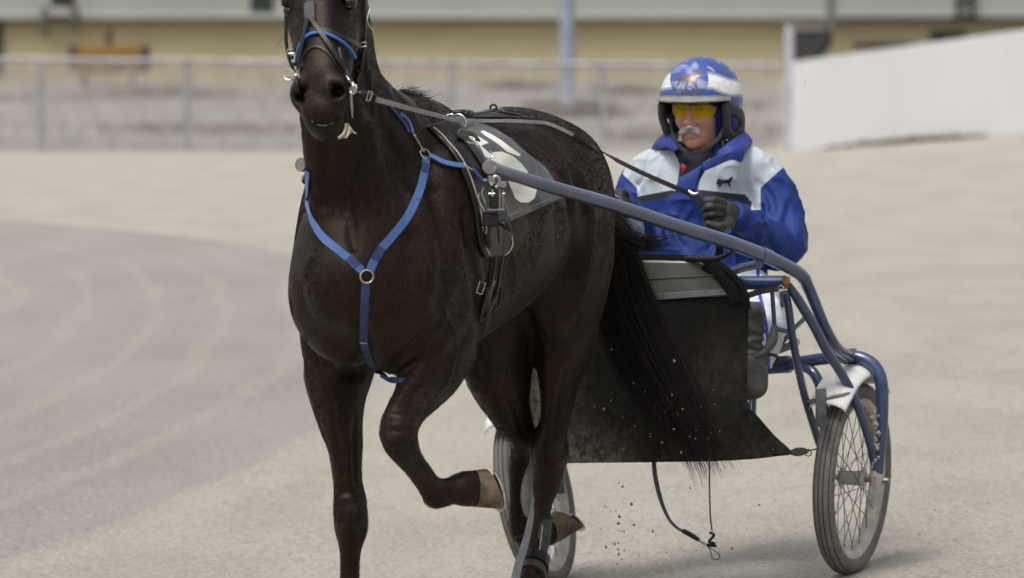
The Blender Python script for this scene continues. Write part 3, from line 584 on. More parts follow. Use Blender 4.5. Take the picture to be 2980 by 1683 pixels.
# ------------------------------------------------------------------ harness worn by the horse
LE, ST = M['leather'], M['steel']
def prim_strap(name, pxs, w, mat, parent, th=.003, lift=.001, n=8): return part(name, strap([HS], pxs, w, th, lift, n), mat, parent)
def buckle(px, py, Y, w=.022, hgt=.028, tilt=0, r=.0022):
    c = atY(px, py, Y); a = V3(cos(tilt), 0, sin(tilt)); b = V3(-sin(tilt), 0, cos(tilt)); P = [c - a * w / 2 - b * hgt / 2, c + a * w / 2 - b * hgt / 2, c + a * w / 2 + b * hgt / 2, c - a * w / 2 + b * hgt / 2]
    P = np.array(P + [P[0]]); return tube(P, r, 8, spline=False)
# bridle
br = thing('bridle', 'black leather bridle with a blue noseband and steel rings on the horse', 'bridle', HP(940, 300, .7))
P, N = surf_path([HS], [(901, -70), (903, -20), (904, 16)], 8, .001); part('forehead_strap', ribbon(P, N, .022, .004), LE, br)
P, N = surf_path([HS], [(903, 12), (904, 36), (906, 62)], 8, .004); part('forehead_pad', ribbon(P, N, .032, .007), M['rubber'], br)
for pts, w in (([(902, 58), (897, 80), (891, 111), (886, 145), (880, 190), (873, 232), (868, 262)], .0135), ([(910, 58), (922, 80), (939, 107), (962, 147), (985, 188), (1004, 226), (1020, 258)], .014)): prim_strap('face_strap', pts, w, LE, br, .004, .011)
prim_strap('noseband', [(851, 160), (859, 134), (880, 104), (912, 88), (946, 90), (985, 103), (1020, 119), (1046, 134)], .016, LE, br, .003, .001)
prim_strap('blue_noseband', [(869, 188), (872, 160), (880, 130), (899, 107), (921, 100), (943, 101), (978, 117), (1008, 141), (1026, 170)], .0088, M['bluebright'], br, .006, .006)
prim_strap('noseband', [(884, 175), (896, 149), (913, 138), (932, 139), (954, 156), (975, 184), (990, 210)], .008, LE, br, .004, .002)
prim_strap('cheek_strap', [(1058, -40), (1058, 10), (1058, 63), (1056, 126), (1053, 158), (1047, 198), (1037, 240)], .0125, LE, br, .005, .003)
prim_strap('cheek_strap', [(836, 20), (836, 71), (837, 126), (846, 170), (856, 198), (868, 228)], .0115, LE, br, .005, .003)
prim_strap('bit_strap', [(984, 142), (988, 165), (996, 196), (1006, 226)], .007, M['rubber'], br, .003, .004)
prim_strap('side_strap', [(1069, 100), (1070, 150), (1069, 190), (1066, 215)], .003, M['rubber'], br, .002, .002)
for px, py, Y in ((1057, 130, 11.93), (846, 150, 11.90)): part('buckle', buckle(px, py, hitn(HS, px - (4 if px > 900 else -8), py)[0][1] - .012, .016, .012, .1), ST, br)
for px, py in ((1052, 150), (1048, 182), (1046, 205), (846, 168), (852, 188)):
    h = hitn(HS, px - (3 if px > 900 else -6), py); n = h[1]; c = atY(px, py, h[0][1] - .006); part('keeper', rbox(c, [CR, V3(0, 1, 0), V3(0, 0, 1)], (.017, .012, .010)), LE, br)
h = hitn(HS, 1012, 245)[0]; Yb = h[1] - .02
part('bit_ring', torus(atY(1029, 260, Yb), (-.75, -.6, .1), .014, .0018), ST, br); part('bit_ring', torus(atY(841, 218, 11.86), (-.25, -.95, .3), .0150, .0017), ST, br)
part('bit_link', tube([atY(1008, 222, Yb + .01), atY(1016, 232, Yb), atY(1020, 243, Yb)], .002, 8), ST, br)
part('bit_cheek', tube([atY(1026, 240, Yb), atY(1029, 252, Yb - .004), atY(1030, 268, Yb), atY(1026, 276, Yb)], [.003, .006, .005, .002], 10), ST, br)
part('bit_link', tube([atY(870, 186, 11.88), atY(872, 198, 11.87), atY(862, 212, 11.86), atY(852, 222, 11.86), atY(862, 218, 11.86), atY(873, 206, 11.87)], .0018, 8), ST, br)
part('hanging_pin', tube([atY(1022, 272, Yb), atY(1023, 300, Yb), atY(1026, 344, Yb)], [.0022, .0032, .0018], 8), ST, br)
part('steel_bar', tube([atY(1076, 26, 11.98), atY(1069, 55, 11.97), atY(1072, 72, 11.97), atY(1087, 94, 11.97)], .002, 8), ST, br)
part('chin_strap', strap([HS], [(873, 262), (874, 300), (886, 334), (896, 352)], .008, .003, .001), LE, br)
part('chin_strap', strap([HS], [(1016, 262), (1012, 310), (1010, 350), (1000, 382)], .008, .003, .001), LE, br)
# the tongue tie: a crumpled pale cloth hanging from the mouth
g = []
for j in range(13):
    row = []
    for i in range(15):
        u, v = i / 14, j / 12; x = 1004 + 26 * u * (.30 + .95 * v) - 20 * v ** 2.5 * (1 - u) ** 2 + 3 * sin(9 * u + 4 * v) * v; y = 360 + (34 + 10 * sin(5.5 * u + .6)) * v + 3 * sin(23 * u) * v
        row.append(atY(x, y, Yb - .01 + .006 * sin(14 * u + 5 * v) + .003 * sin(31 * u)))
    g.append(row)
solo('tongue_tie', patch(np.array(g), .0012), M['cloth'], 'crumpled cream cloth strip hanging from the horse’s mouth'.replace('’', "'"), 'tongue tie')
# breast collar
BLU, BLD = M['blue'], M['bluedark']
bc = thing('breast_collar', 'Y-shaped blue webbing breast collar across the front of the horse', 'breast collar', HP(1066, 805, .3))
prim_strap('shoulder_strap', [(1238, 458), (1235, 498), (1216, 570), (1183, 636), (1139, 691), (1106, 729), (1084, 770), (1075, 793)], .0245, BLU, bc, .003, .002)
prim_strap('shoulder_strap', [(896, 500), (896, 553), (898, 592), (909, 641), (941, 691), (985, 729), (1023, 760), (1053, 788)], .0235, BLU, bc, .003, .002)
for a, b in (((1015, 752), (1040, 776)), ((1110, 722), (1090, 758)), ((1237, 476), (1234, 502))): prim_strap('stitched_end', [a, ((a[0] + b[0]) / 2, (a[1] + b[1]) / 2), b], .026, BLD, bc, .002, .0052, 5)
h = hitn(HS, 1067, 805); part('ring', torus(h[0] + h[1] * .006, h[1], .0185, .0026), M['steel'], bc)
prim_strap('chest_strap', [(1065, 822), (1062, 880), (1059, 944), (1060, 993), (1073, 1043), (1093, 1072), (1122, 1100)], .0245, BLD, bc, .003, .002)
prim_strap('belly_strap', [(1110, 1092), (1130, 1103), (1152, 1108), (1176, 1110)], .017, BLD, bc, .004, .002)
part('slide_buckle', tube([h[0] * 0 + surf_path([HS], [(1046, 992), (1060, 994), (1072, 995)], 4, .006)[0][i] for i in (0, 4, 8)], .0024, 8), ST, bc)
part('slide_buckle', tube(surf_path([HS], [(1136, 1098), (1148, 1096), (1160, 1099)], 4, .006)[0][[0, 4, 8]], .002, 8), ST, bc)
prim_strap('side_strap', [(1243, 458), (1262, 466), (1293, 480), (1325, 486), (1352, 486), (1372, 482)], .0155, BLU, bc, .003, .012)
h2 = hitn(HS, 1234, 452); part('ring', torus(h2[0] + h2[1] * .006, h2[1], .0165, .0024), ST, bc)
prim_strap('neck_strap', [(1130, 306), (1150, 330), (1172, 356), (1188, 385)], .013, BLD, bc, .004, .002); prim_strap('neck_strap_loop', [(1160, 335), (1178, 348), (1190, 368), (1196, 388)], .009, BLU, bc, .004, .006)
P, N = surf_path([HS], [(1196, 388), (1208, 408), (1220, 428), (1231, 446)], 6, .006); part('snap_clip', tube(P, [.004, .003, .0035, .006, .0035, .003, .0045, .003, .003, .004, .003, .003, .0035, .003, .003, .004, .003, .003, .003][:len(P)], 8, spline=False), M['iron'], bc)
# number cloth over the back
def curve_at(pts, t):
    P = crom(np.array(pts, float), 12); s = np.linspace(0, len(P) - 1, 2000); Q = np.stack([np.interp(s, range(len(P)), P[:, i]) for i in range(2)], 1); d = np.r_[0, np.cumsum(np.hypot(*np.diff(Q, axis=0).T))]; d /= d[-1]; return np.stack([np.interp(t, d, Q[:, i]) for i in range(2)], 1)
def px_patch(left, right, na, nb, lift, th):
    t = np.linspace(0, 1, na); A = curve_at(left, t); B = curve_at(right, t); G = np.zeros((na, nb, 3)); NN = np.zeros((na, nb, 3)); PX = np.zeros((na, nb, 2)); last = None
    for i in range(na):
        for j in range(nb):
            x, y = A[i] + (B[i] - A[i]) * j / (nb - 1); h = HS.hit(x, y, 11.5, 14)
            if h is None: h = (atY(x, y, last[0][1]), last[1]) if last else (atY(x, y, 12.8), V3(0, 0, 1))
            last = h; G[i, j], NN[i, j], PX[i, j] = h[0], h[1], (x, y)
    for _ in range(6):
        for Q in (G, NN):
            Q[1:-1] = .25 * Q[:-2] + .5 * Q[1:-1] + .25 * Q[2:]; Q[:, 1:-1] = .25 * Q[:, :-2] + .5 * Q[:, 1:-1] + .25 * Q[:, 2:]
    NN = nrm(NN); return G + NN * lift, NN, PX
G, NN, PX = px_patch([(1316, 338), (1348, 400), (1392, 470), (1432, 560), (1478, 645)], [(1352, 346), (1392, 362), (1441, 383), (1489, 420), (1537, 456), (1585, 498), (1612, 540), (1634, 578)], 84, 70, .006, .003)
wr = vnoise(PX[..., None, :].repeat(1, 2)[..., 0, :].repeat(1, -1) if False else np.concatenate([PX * .03, PX[..., :1] * 0], -1), 1.0, 5); G = G + NN * (.003 * wr[..., None])
mk = np.full(PX.shape[:2], -99.)
for pl in ([(1392, 392), (1403, 387), (1424, 396), (1454, 414), (1476, 432), (1509, 453), (1503, 458), (1470, 446), (1440, 421), (1418, 407)],
           [(1351, 410), (1373, 398), (1418, 420), (1393, 430), (1418, 450), (1429, 446), (1454, 444), (1487, 458), (1514, 481), (1528, 503), (1530, 530), (1470, 520), (1430, 495), (1410, 468), (1391, 451), (1371, 434)],
           [(1464, 510), (1476, 547), (1492, 578), (1509, 591), (1531, 592), (1548, 580), (1554, 556), (1550, 530), (1530, 510)]): mk = np.maximum(mk, sdpoly(PX[..., 0], PX[..., 1], pl))
hem = 1.4 - np.abs(sdpoly(PX[..., 0], PX[..., 1], [(1300, 300), (1640, 300), (1640, 564), (1474, 628), (1300, 660)])) 
cm = attr_thresh(pm('number_cloth_vinyl', (.11, .112, .11), .36, vs=14, col2=(.035, .037, .038), stretch=(1, 1, .3), bump=.4, bs=60), [('hem', (.30, .29, .26)), ('mark', (.90, .89, .80))], .8)
V1, F1 = patch(G, .003, NN); ncl = thing('number_cloth', 'dark vinyl saddle cloth with large white numerals behind the harness pad', 'saddle cloth', G[40, 35])
att = lambda a: np.r_[a.ravel(), a.ravel() * 0 - 9]
part('panel', (V1, F1), cm, ncl, attrs=dict(mark=att(mk), hem=att(hem)))
Gm = HF.L(G) * V3(1, -1, 1); Gm = HF.W(Gm)[:, ::-1]; part('panel', patch(Gm, .003), pm('plain_vinyl', (.085, .088, .088), .4, vs=11, col2=(.042, .044, .045)), ncl)
# harness pad, girth and tugs
hs = thing('harness_saddle', 'black harness pad with cream piping and girth straps behind the shoulder', 'harness pad', hitn(HS, 1400, 600)[0])
lft = [(1238, 372), (1283, 418), (1318, 460), (1341, 508), (1360, 560), (1376, 620), (1384, 683), (1392, 726), (1404, 750)]
rgt = [(1322, 352), (1352, 400), (1392, 448), (1425, 505), (1446, 560), (1464, 620), (1482, 672), (1484, 706), (1470, 742)]
G, NN, PX = px_patch(lft, rgt, 60, 16, .004, .012)
e = np.minimum(np.linspace(0, 1, 16), np.linspace(1, 0, 16)) * 2; G = G + NN * (.007 * (1 - (1 - e) ** 3))[None, :, None]; part('pad', patch(G, .008, NN), LE, hs)
Gf = HF.W(HF.L(G) * V3(1, -1, 1)); part('pad', patch(Gf[:30, ::-1], .008), LE, hs)
for pts in ([(1251, 380), (1296, 420), (1328, 459), (1352, 507), (1370, 560), (1386, 620), (1394, 683), (1401, 724), (1411, 743)], [(1441, 744), (1462, 737), (1474, 722), (1478, 706), (1475, 688)]):
    P, N = surf_path([HS], pts, 8, .0165); part('piping', tube(P, .0022, 8, spline=False), M['cream'], hs)
prim_strap('back_strap', [(1322, 404), (1352, 436), (1384, 482), (1412, 530), (1424, 570), (1430, 640), (1436, 700)], .030, LE, hs, .006, .018)
prim_strap('back_strap_edge', [(1372, 440), (1392, 482), (1416, 530), (1436, 580)], .008, M['iron'], hs, .003, .026)
for px, py in ((1348, 430), (1394, 462)):
    h = hitn(HS, px, py); part('dee', torus(h[0] + h[1] * .032, nrm(h[1] + V3(-.3, -.5, 0)), .013, .0022, arc=(.6, 4.2)), ST, hs)
P, N = surf_path([HS], [(1326, 424), (1342, 412), (1362, 412), (1374, 428)], 6, .024); part('keeper', ribbon(P, N, .020, .006), LE, hs)
prim_strap('girth', [(1434, 690), (1430, 760), (1420, 830), (1410, 870), (1400, 905), (1393, 934)], .020, LE, hs, .005, .010); prim_strap('girth', [(1452, 640), (1448, 740), (1438, 800), (1430, 850), (1420, 880), (1404, 925)], .011, LE, hs, .005, .016)
for px, py, tl in ((1399, 838, .3), (1427, 832, .3)):
    h = hitn(HS, px, py); part('buckle', buckle(px, py, h[0][1] - .03, .017, .034, -tl, .0024), ST, hs)
h = hitn(HS, 1432, 858); part('girth_loop', torus(h[0] + h[1] * .02, nrm(h[1] + V3(.3, 0, .2)), .024, .004, sy=1.5), LE, hs)
part('terret', torus(atY(1333, 357, 12.50), (-.35, -.93, .05), .0235, .0030), ST, hs); part('terret', torus(HF.W(HF.L(atY(1333, 357, 12.50)) * V3(1, -1, 1)), (-.35, -.93, .05), .0235, .0030), ST, hs)
part('terret_base', tube([atY(1326, 380, 12.50), atY(1320, 388, 12.52), atY(1310, 396, 12.54)], [.006, .008, .006], 10), ST, hs)
Yt = 12.52
for a, b, r in (((1300, 336), (1345, 338), .0035), ((1318, 328), (1372, 338), .009), ((1345, 340), (1372, 332), .008)): part('check_hook' if r < .004 else 'back_pad', tube([atY(*a, Yt), atY((a[0] + b[0]) / 2, (a[1] + b[1]) / 2 - 4, Yt), atY(*b, Yt + .02)], [r * .6, r, r * .7], 10), ST if r < .004 else LE, hs)
P = [atY(1368, 333, 12.56), atY(1395, 330, 12.75), atY(1425, 324, 12.95), atY(1445, 318, 13.05)]; part('back_strap', tube(P, .0045, 10), M['rubber'], hs)
part('back_ring', torus(atY(1436, 314, 13.02), (-.2, -1, 0), .0095, .0032), LE, hs); part('back_clip', tube([atY(1448, 316, 13.03), atY(1458, 318, 13.04), atY(1466, 325, 13.05)], .003, 8), ST, hs)
prim_strap('croup_strap', [(1448, 326), (1470, 328), (1500, 334), (1530, 340)], .014, LE, hs, .003, .001)
# quick hitch: bracket, roller and straps that hold the shaft
qh = thing('shaft_coupling', 'steel and black shaft coupling under the near shaft tip', 'harness coupling', atY(1440, 560, 12.36)); Yq = 12.33
A3 = [CR, V3(0, 1, 0), V3(0, 0, 1)]
for (x0, y0, x1, y1), nm, mt, dy, ty in (((1424, 568, 1449, 606), 'roller_block', LE, 0, .03), ((1452, 552, 1456, 612), 'bracket_rail', ST, 0, .022), ((1462, 552, 1465, 612), 'bracket_rail', ST, 0, .022), ((1418, 607, 1468, 613), 'bracket_foot', ST, 0, .026), ((1452, 528, 1474, 548), 'bracket_head', ST, -.006, .026), ((1404, 619, 1452, 660), 'tug_block', LE, .014, .03), ((1404, 521, 1420, 529), 'bracket_arm', ST, 0, .016)):
    c = (atY(x0, y0, Yq + dy) + atY(x1, y1, Yq + dy)) / 2; part(nm, rbox(c, A3, ((x1 - x0) * .001, ty, (y1 - y0) * .001), .3), mt, qh)
for pts, r in (([(1424, 512), (1425, 530), (1432, 540)], .006), ([(1436, 536), (1436, 518), (1445, 514), (1452, 522), (1450, 538), (1442, 546)], .0055)): part('hook', tube([atY(*p, Yq - .012) for p in pts], r, 10), ST, qh)
part('pin', tube([atY(1422, 564, Yq - .014), atY(1440, 564, Yq - .016)], .0018, 8), ST, qh); part('pin', tube([atY(1433, 552, Yq - .014), atY(1433, 572, Yq - .016)], .003, 8), ST, qh); part('pin', tube([atY(1462, 564, Yq - .012), atY(1470, 564, Yq - .012)], .002, 8), ST, qh)
part('curved_lever', tube([atY(1394, 562, Yq), atY(1392, 580, Yq), atY(1398, 596, Yq), atY(1406, 608, Yq), atY(1412, 616, Yq)], [.002, .0035, .004, .005, .003], 10), ST, qh)
part('curved_lever', tube([atY(1408, 546, Yq), atY(1402, 566, Yq), atY(1410, 586, Yq), atY(1414, 604, Yq)], [.003, .004, .005, .003], 10), M['iron'], qh)
part('tie_strap', tube([atY(1376, 488, Yq - .0), atY(1392, 512, Yq), atY(1410, 530, Yq)], [.005, .006, .005], 8), BLD, qh); part('tie_buckle', tube([atY(1348, 477, Yq - .03), atY(1362, 487, Yq - .03), atY(1378, 496, Yq - .02)], .0024, 8), ST, qh)
part('hanging_strap', tube([atY(1420, 655, Yq + .01), atY(1418, 690, Yq + .015), atY(1424, 720, Yq + .02)], [.010, .012, .008], 10), LE, qh); part('hanging_strap', tube([atY(1452, 650, Yq + .01), atY(1470, 654, Yq + .01), atY(1486, 672, Yq + .02)], [.006, .012, .004], 10), LE, qh)
part('side_pin', tube([atY(1414, 658, Yq), atY(1416, 668, Yq), atY(1413, 680, Yq)], .0024, 8), ST, qh)
# far coupling: dangling hardware below the far shaft tip
fq = thing('shaft_coupling', 'small dark coupling below the far shaft tip beside the neck', 'harness coupling', atY(889, 540, 12.65))
part('bracket', tube([atY(887, 512, 12.62), atY(886, 526, 12.62), atY(892, 536, 12.62)], [.008, .009, .005], 10), M['iron'], fq); part('pin', tube([atY(890, 530, 12.62), atY(896, 545, 12.6)], .003, 8), ST, fq); part('strap', tube([atY(893, 534, 12.64), atY(900, 520, 12.66), atY(906, 560, 12.7)], .007, 8), BLD, fq)
# hind boots
bt = thing('hind_boot', 'dark leather shin boot with a grey flap on the near hind leg', 'horse boot', HP(1560, 1640, -1.0))
legP = [HP(1577, 1508, -1.08), HP(1568, 1560, -1.06), HP(1560, 1600, -1.045), HP(1552, 1640, -1.015), HP(1546, 1672, -.98)]
part('shell', tube(legP, [.033, .037, .038, .046, .044], 24), M['bootm'], bt); part('ankle_band', tube([HP(1556, 1622, -1.03), HP(1550, 1650, -1.0)], [.048, .051], 24), M['leather'], bt)
P = np.array([HP(1551, 1448, -1.0), HP(1547, 1500, -.99), HP(1537, 1550, -.97), HP(1524, 1600, -.94), HP(1508, 1650, -.92), HP(1498, 1700, -.90)]); P = crom(P, 6); w = np.interp(np.linspace(0, 1, len(P)), [0, .25, .6, 1], [.007, .019, .024, .030])
part('grey_flap', ribbon(P, np.tile(V3(-.25, -.95, .1), (len(P), 1)), w, .006), M['gray'], bt)
part('stitching', tube(crom([HP(1579, 1530, -1.035), HP(1574, 1570, -1.02), HP(1570, 1605, -1.0)], 5), .0022, 6, spline=False), M['cream'], bt)
part('boot_lip', torus(HP(1577, 1508, -1.08), (0, .1, 1), .034, .004), M['leather'], bt)
bt2 = thing('hind_boot', 'grey rounded shell boot on the lifted far hind leg', 'horse boot', HP(1510, 1500, -1.28))
G = []
for j in range(24):
    t = j / 23; yy = 1300 + 205 * t; w0 = 24 * sin(pi * min(1, .12 + .88 * t)) ** .5; row = []
    for i in range(14): a = -1.35 + 2.7 * i / 13; row.append(HP(1536 - 10 * (1 - t) + w0 * sin(a), yy, -1.27 + .030 * cos(a)))
    G.append(row)
part('shell', patch(np.array(G), .004), M['gray'], bt2)
part('ankle_wrap', tube([HP(1508, 1496, -1.28), HP(1512, 1530, -1.285), HP(1522, 1558, -1.29)], [.030, .036, .038], 20), M['leather'], bt2); part('piping', torus(HP(1510, 1502, -1.28), (0, .15, 1), .031, .0022), M['rubber'], bt2)
# ------------------------------------------------------------------ the cart
CP = CFm.P
def far(p):       # mirror to the far side; the banked track drops that side of the axle
    q = CFm.L(p); k = min(1.15, max(0, q[0] / -2.33)); t = abs(q[1]); return CFm.W(V3(q[0], -q[1] + .052 * k, q[2] - .105 * k * t / .59))
cart = thing('jog_cart', 'blue-grey tubular two-wheeled racing cart drawn by the horse', 'cart', CFm.W(V3(-2.33, 0, .03)))
TB = M['tube']
def both(name, pts, r, mat=TB, seg=14, n=6, **kw):
    P = [CP(*p) for p in pts]; a = part(name, tube(P, r, seg, n), mat, cart, **kw); b = part(name, tube([far(p) for p in P], r, seg, n), mat, cart, **kw); return a, b
shaft = [(1428, 488, -.02), (1500, 513, -.20), (1620, 549, -.45), (1800, 602, -.83), (2000, 668, -1.26), (2130, 708, -1.52), (2225, 744, -1.73), (2290, 775, -1.87), (2334, 803, -1.96), (2352, 836, -2.0), (2375, 890, -2.03), (2402, 955, -2.08), (2436, 1012, -2.16), (2476, 1040, -2.30)]
rr = [.0185, .0195, .0205, .022, .023, .023, .0225, .022, .0215, .020, .019, .0185, .018, .018]
sa, sb = both('shaft', shaft, rr, n=7)
for s, P0 in ((sa, [CP(1424, 486, .01), CP(1431, 489, -.035)]), (sb, [far(CP(1424, 486, .01)), far(CP(1431, 489, -.035))])): part('end_cap', tube(P0, [.0205, .0205], 24), M['iron'], s)
d = CP(2236, 750, -1.745) - CP(2222, 743, -1.72); part('joint_sleeve', tube([CP(2212, 737, -1.70), CP(2240, 750, -1.76)], .0245, 20), TB, sa)
both('outer_brace', [(2296, 830, -1.90), (2322, 872, -1.93), (2368, 948, -2.0), (2404, 1018, -2.06), (2451, 1092, -2.13), (2492, 1173, -2.20), (2530, 1284, -2.28), (2549, 1372, -2.33)], [.011, .0165, .0165, .0165, .016, .0155, .015, .015])
both('inner_brace', [(2286, 850, -1.90), (2296, 905, -1.93), (2305, 975, -1.96), (2323, 1072, -2.02), (2343, 1158, -2.09), (2372, 1254, -2.19), (2402, 1345, -2.29)], .0135)
both('wheel_fork', [(2300, 1058, -2.36), (2400, 1044, -2.34), (2478, 1038, -2.33), (2524, 1050, -2.33), (2553, 1078, -2.33), (2566, 1125, -2.33), (2567, 1220, -2.33), (2561, 1310, -2.33), (2553, 1395, -2.33)], [.020, .021, .022, .0225, .0225, .0225, .021, .019, .018])
both('fork_inner_leg', [(2292, 1060, -2.37), (2340, 1068, -2.35), (2372, 1092, -2.33), (2392, 1150, -2.33), (2400, 1250, -2.33), (2408, 1392, -2.33)], .018)
a, b = CP(2300, 1060, -2.365), far(CP(2300, 1060, -2.365)); part('axle_beam', tube([a, (a * 3 + b) / 4, (a + b) / 2, (a + 3 * b) / 4, b], .030, 16), TB, cart)
a, b = CP(2284, 822, -1.885), far(CP(2284, 822, -1.885)); part('crossbar', tube([a, (a * 3 + b) / 4 + V3(0, 0, .008), (a + b) / 2 + V3(0, 0, .01), (a + 3 * b) / 4 + V3(0, 0, .008), b], .023, 16), TB, cart)
both('seat_brace', [(2210, 768, -1.70), (2165, 778, -1.78), (2100, 796, -1.95), (2040, 800, -2.2)], .0155)
both('strut', [(2344, 925, -2.02), (2310, 958, -2.15), (2268, 1008, -2.3)], .008); both('strut', [(2250, 955, -1.92), (2290, 965, -1.95)], .008)
both('foot_rod', [(2247, 848, -1.84), (2251, 905, -1.84), (2254, 950, -1.84)], .0075); part('foot_rest', tube([CP(2254, 950, -1.84), CP(2248, 990, -1.82), CP(2228, 1022, -1.80), CP(2195, 1040, -1.78)], [.012, .017, .012, .009], 10), M['rubber'], cart)
part('foot_rest', tube([far(CP(2254, 950, -1.84)), far(CP(2248, 990, -1.82)), far(CP(2228, 1022, -1.80)), far(CP(2195, 1040, -1.78))], [.012, .017, .012, .009], 10), M['rubber'], cart)
part('hook', tube([CP(2232, 1030, -1.80), CP(2255, 1035, -1.82), CP(2264, 1044, -1.83), CP(2258, 1060, -1.83)], .0055, 10), LE, cart)
both('spring_tube', [(2245, 1026, -2.30), (2290, 1010, -2.25), (2318, 995, -2.2)], .013, mat=M['gray']); 
part('rust_patch', tube([CP(2290, 806, -1.862), CP(2288, 822, -1.858), CP(2285, 838, -1.872)], [.010, .013, .007], 12), M['rust'], cart)
part('bolt_row', tube([CP(2262, 752, -1.80), CP(2278, 760, -1.83)], .004, 8), M['dark'], cart); 
# seat (hidden behind the apron)
part('seat', rbox(CFm.W(V3(-2.52, 0, .80)), [CFm.f, CFm.l, V3(0, 0, 1)], (.34, .42, .06), .5), LE, cart); part('seat_back', rbox(CFm.W(V3(-2.72, 0, .92)), [CFm.l, V3(0, 0, 1), CFm.f], (.40, .16, .03), .5), LE, cart)
for s in (.19, -.19): part('seat_rail', tube([CFm.W(V3(-1.95, s * 1.4, .97)), CFm.W(V3(-2.2, s, .82)), CFm.W(V3(-2.75, s, .77)), CFm.W(V3(-2.75, s, .95))], .014, 12), TB, cart); part('seat_post', tube([CFm.W(V3(-2.5, s, .78)), CFm.W(V3(-2.38, s * 1.2, .55))], .014, 12), TB, cart)
part('seat_side', rbox(CP(2272, 945, -2.42), [CFm.f, CFm.l, V3(0, 0, 1)], (.16, .04, .11), .4), M['white'], cart)
# wheels
def wheel(c, ax, zero):
    ax = nrm(ax); up = nrm(V3(0, 0, 1) - ax * ax[2]); f = np.cross(up, ax); R = .2935; rt = .0325; W = .037
    wr = part('wheel', disc_cap(c - ax * .045, ax, .024, .09, 24), M['rim'], cart)
    a = np.linspace(0, 2 * pi, 120, endpoint=False); prof = []
    for b in np.linspace(-2.5, 2.5, 47):
        g = 0
        if abs(b) < 1.22: g = .0020 * (1 if (abs(b) / .27) % 1 > .68 and abs(b) > .1 else 0)
        prof.append((R + rt * (cos(b) if abs(b) < 1.57 else cos(b) * 1.0) - g, W * sin(b), g))
    V = []; gr = []
    for r, wv, g in prof:
        for t in a: V.append(c + (f * cos(t) + up * sin(t)) * r + ax * wv); gr.append(1. if g > 0 else -1.)
    n = 120; F = np.array([[i * n + j, i * n + (j + 1) % n, (i + 1) * n + (j + 1) % n, (i + 1) * n + j] for i in range(len(prof) - 1) for j in range(n)])
    part('tyre', (np.array(V), F), TYM, wr, attrs=dict(groove=gr))
    prof = [(.262, -.024), (.276, -.027), (.279, -.025), (.270, -.019), (.252, -.012), (.250, 0), (.252, .012), (.270, .019), (.279, .025), (.276, .027), (.262, .024), (.246, .017), (.240, 0), (.246, -.017), (.262, -.024)]
    V = [c + (f * cos(t) + up * sin(t)) * r + ax * wv for r, wv in prof for t in a]; F = np.array([[i * n + j, i * n + (j + 1) % n, (i + 1) * n + (j + 1) % n, (i + 1) * n + j] for i in range(len(prof) - 1) for j in range(n)])[:, ::-1]
    part('rim', (np.array(V), F), M['rim'], wr)
    for s in (-1, 1): part('hub_flange', disc_cap(c + ax * s * .036 - ax * .002, ax, .034, .004, 28), M['rim'], wr)
    part('hub_axle', tube([c - ax * .115, c + ax * .115], .010, 12), M['iron'], wr)
    for k in range(36):
        s = 1 if k % 2 else -1; th = 2 * pi * k / 36; th2 = th + (.95 if (k // 2) % 2 else -.95)
        p = c + (f * cos(th2) + up * sin(th2)) * .031 + ax * s * .037; q = c + (f * cos(th) + up * sin(th)) * .243 + ax * s * .004; part('spoke', tube([p, q], .00135, 5), M['spoke'], wr)
    return wr
TYM = attr_thresh(pm('tyre_rubber_dusty', (.105, .098, .090), .85, vs=40, col2=(.15, .137, .122), bump=.4, bs=300, dust=(.25, .225, .19, .54, .3)), [('groove', (.022, .023, .025))], .3)
wc = CP(2481, 1392, -2.33); axn = CFm.l + V3(0, 0, -.035); wheel(wc, axn, 0); fa = nrm(far(wc) - far(wc + nrm(axn) * .1)); k_ = radians(5); fa = V3(fa[0] * cos(k_) - fa[1] * sin(k_), fa[0] * sin(k_) + fa[1] * cos(k_), fa[2]); wheel(far(wc), fa, 0)
# mudguards
def guard(c, ax, k):
    ax = nrm(ax); up = nrm(V3(0, 0, 1) - ax * ax[2]); f = np.cross(up, ax); f = f if f @ CFm.f > 0 else -f; G = []
    for t in np.linspace(radians(45), radians(128), 40):
        row = []
        for b in np.linspace(-1.45, 1.45, 18):
            end = min(1, (t - radians(41)) / .25, (radians(134) - t) / .3); r = .338 + .048 * cos(b * .95); row.append(c + (f * cos(t) + up * sin(t)) * r + ax * (.070 * sin(b) * (.9 + .1 * end) + k))
        G.append(row)
    g = part('mudguard', patch(np.array(G), .003), M['white'], cart); return g, f, up, ax
g, f, up, ax = guard(wc, axn, -.014)
part('bracket', tube([CP(2345, 1170, -2.10), CP(2380, 1163, -2.06), CP(2450, 1150, -2.1), CP(2490, 1142, -2.18)], .006, 10), M['iron'], cart)
P = crom([CP(2390, 1135, -2.02), CP(2390, 1170, -2.0), CP(2390, 1205, -1.99), CP(2390, 1243, -1.99)], 6); part('rubber_flap', ribbon(P, np.tile(V3(-.3, -.95, 0), (len(P), 1)), .036, .010), M['rubber'], g)
part('fork_clamp', tube([CP(2455, 1040, -2.33), CP(2490, 1036, -2.33)], .027, 18), TB, cart)
guard(far(wc), fa, .014)
for s in range(26):      # lumps of dried mud on the fork
    t = RNG.random(); c = CP(2551 - 6 * t + 5 * RNG.normal(), 1190 + 200 * t, -2.30); r = RNG.uniform(.004, .009)
    V = np.array([[1, 0, 0], [0, 1, 0], [-1, 0, 0], [0, -1, 0], [0, 0, 1.6], [0, 0, -1.6]]) * r * RNG.uniform(.6, 1.3, (6, 1)) + c
    if s == 0: mb = MB()
    mb.add((V, [[0, 1, 4], [1, 2, 4], [2, 3, 4], [3, 0, 4], [1, 0, 5], [2, 1, 5], [3, 2, 5], [0, 3, 5]]))
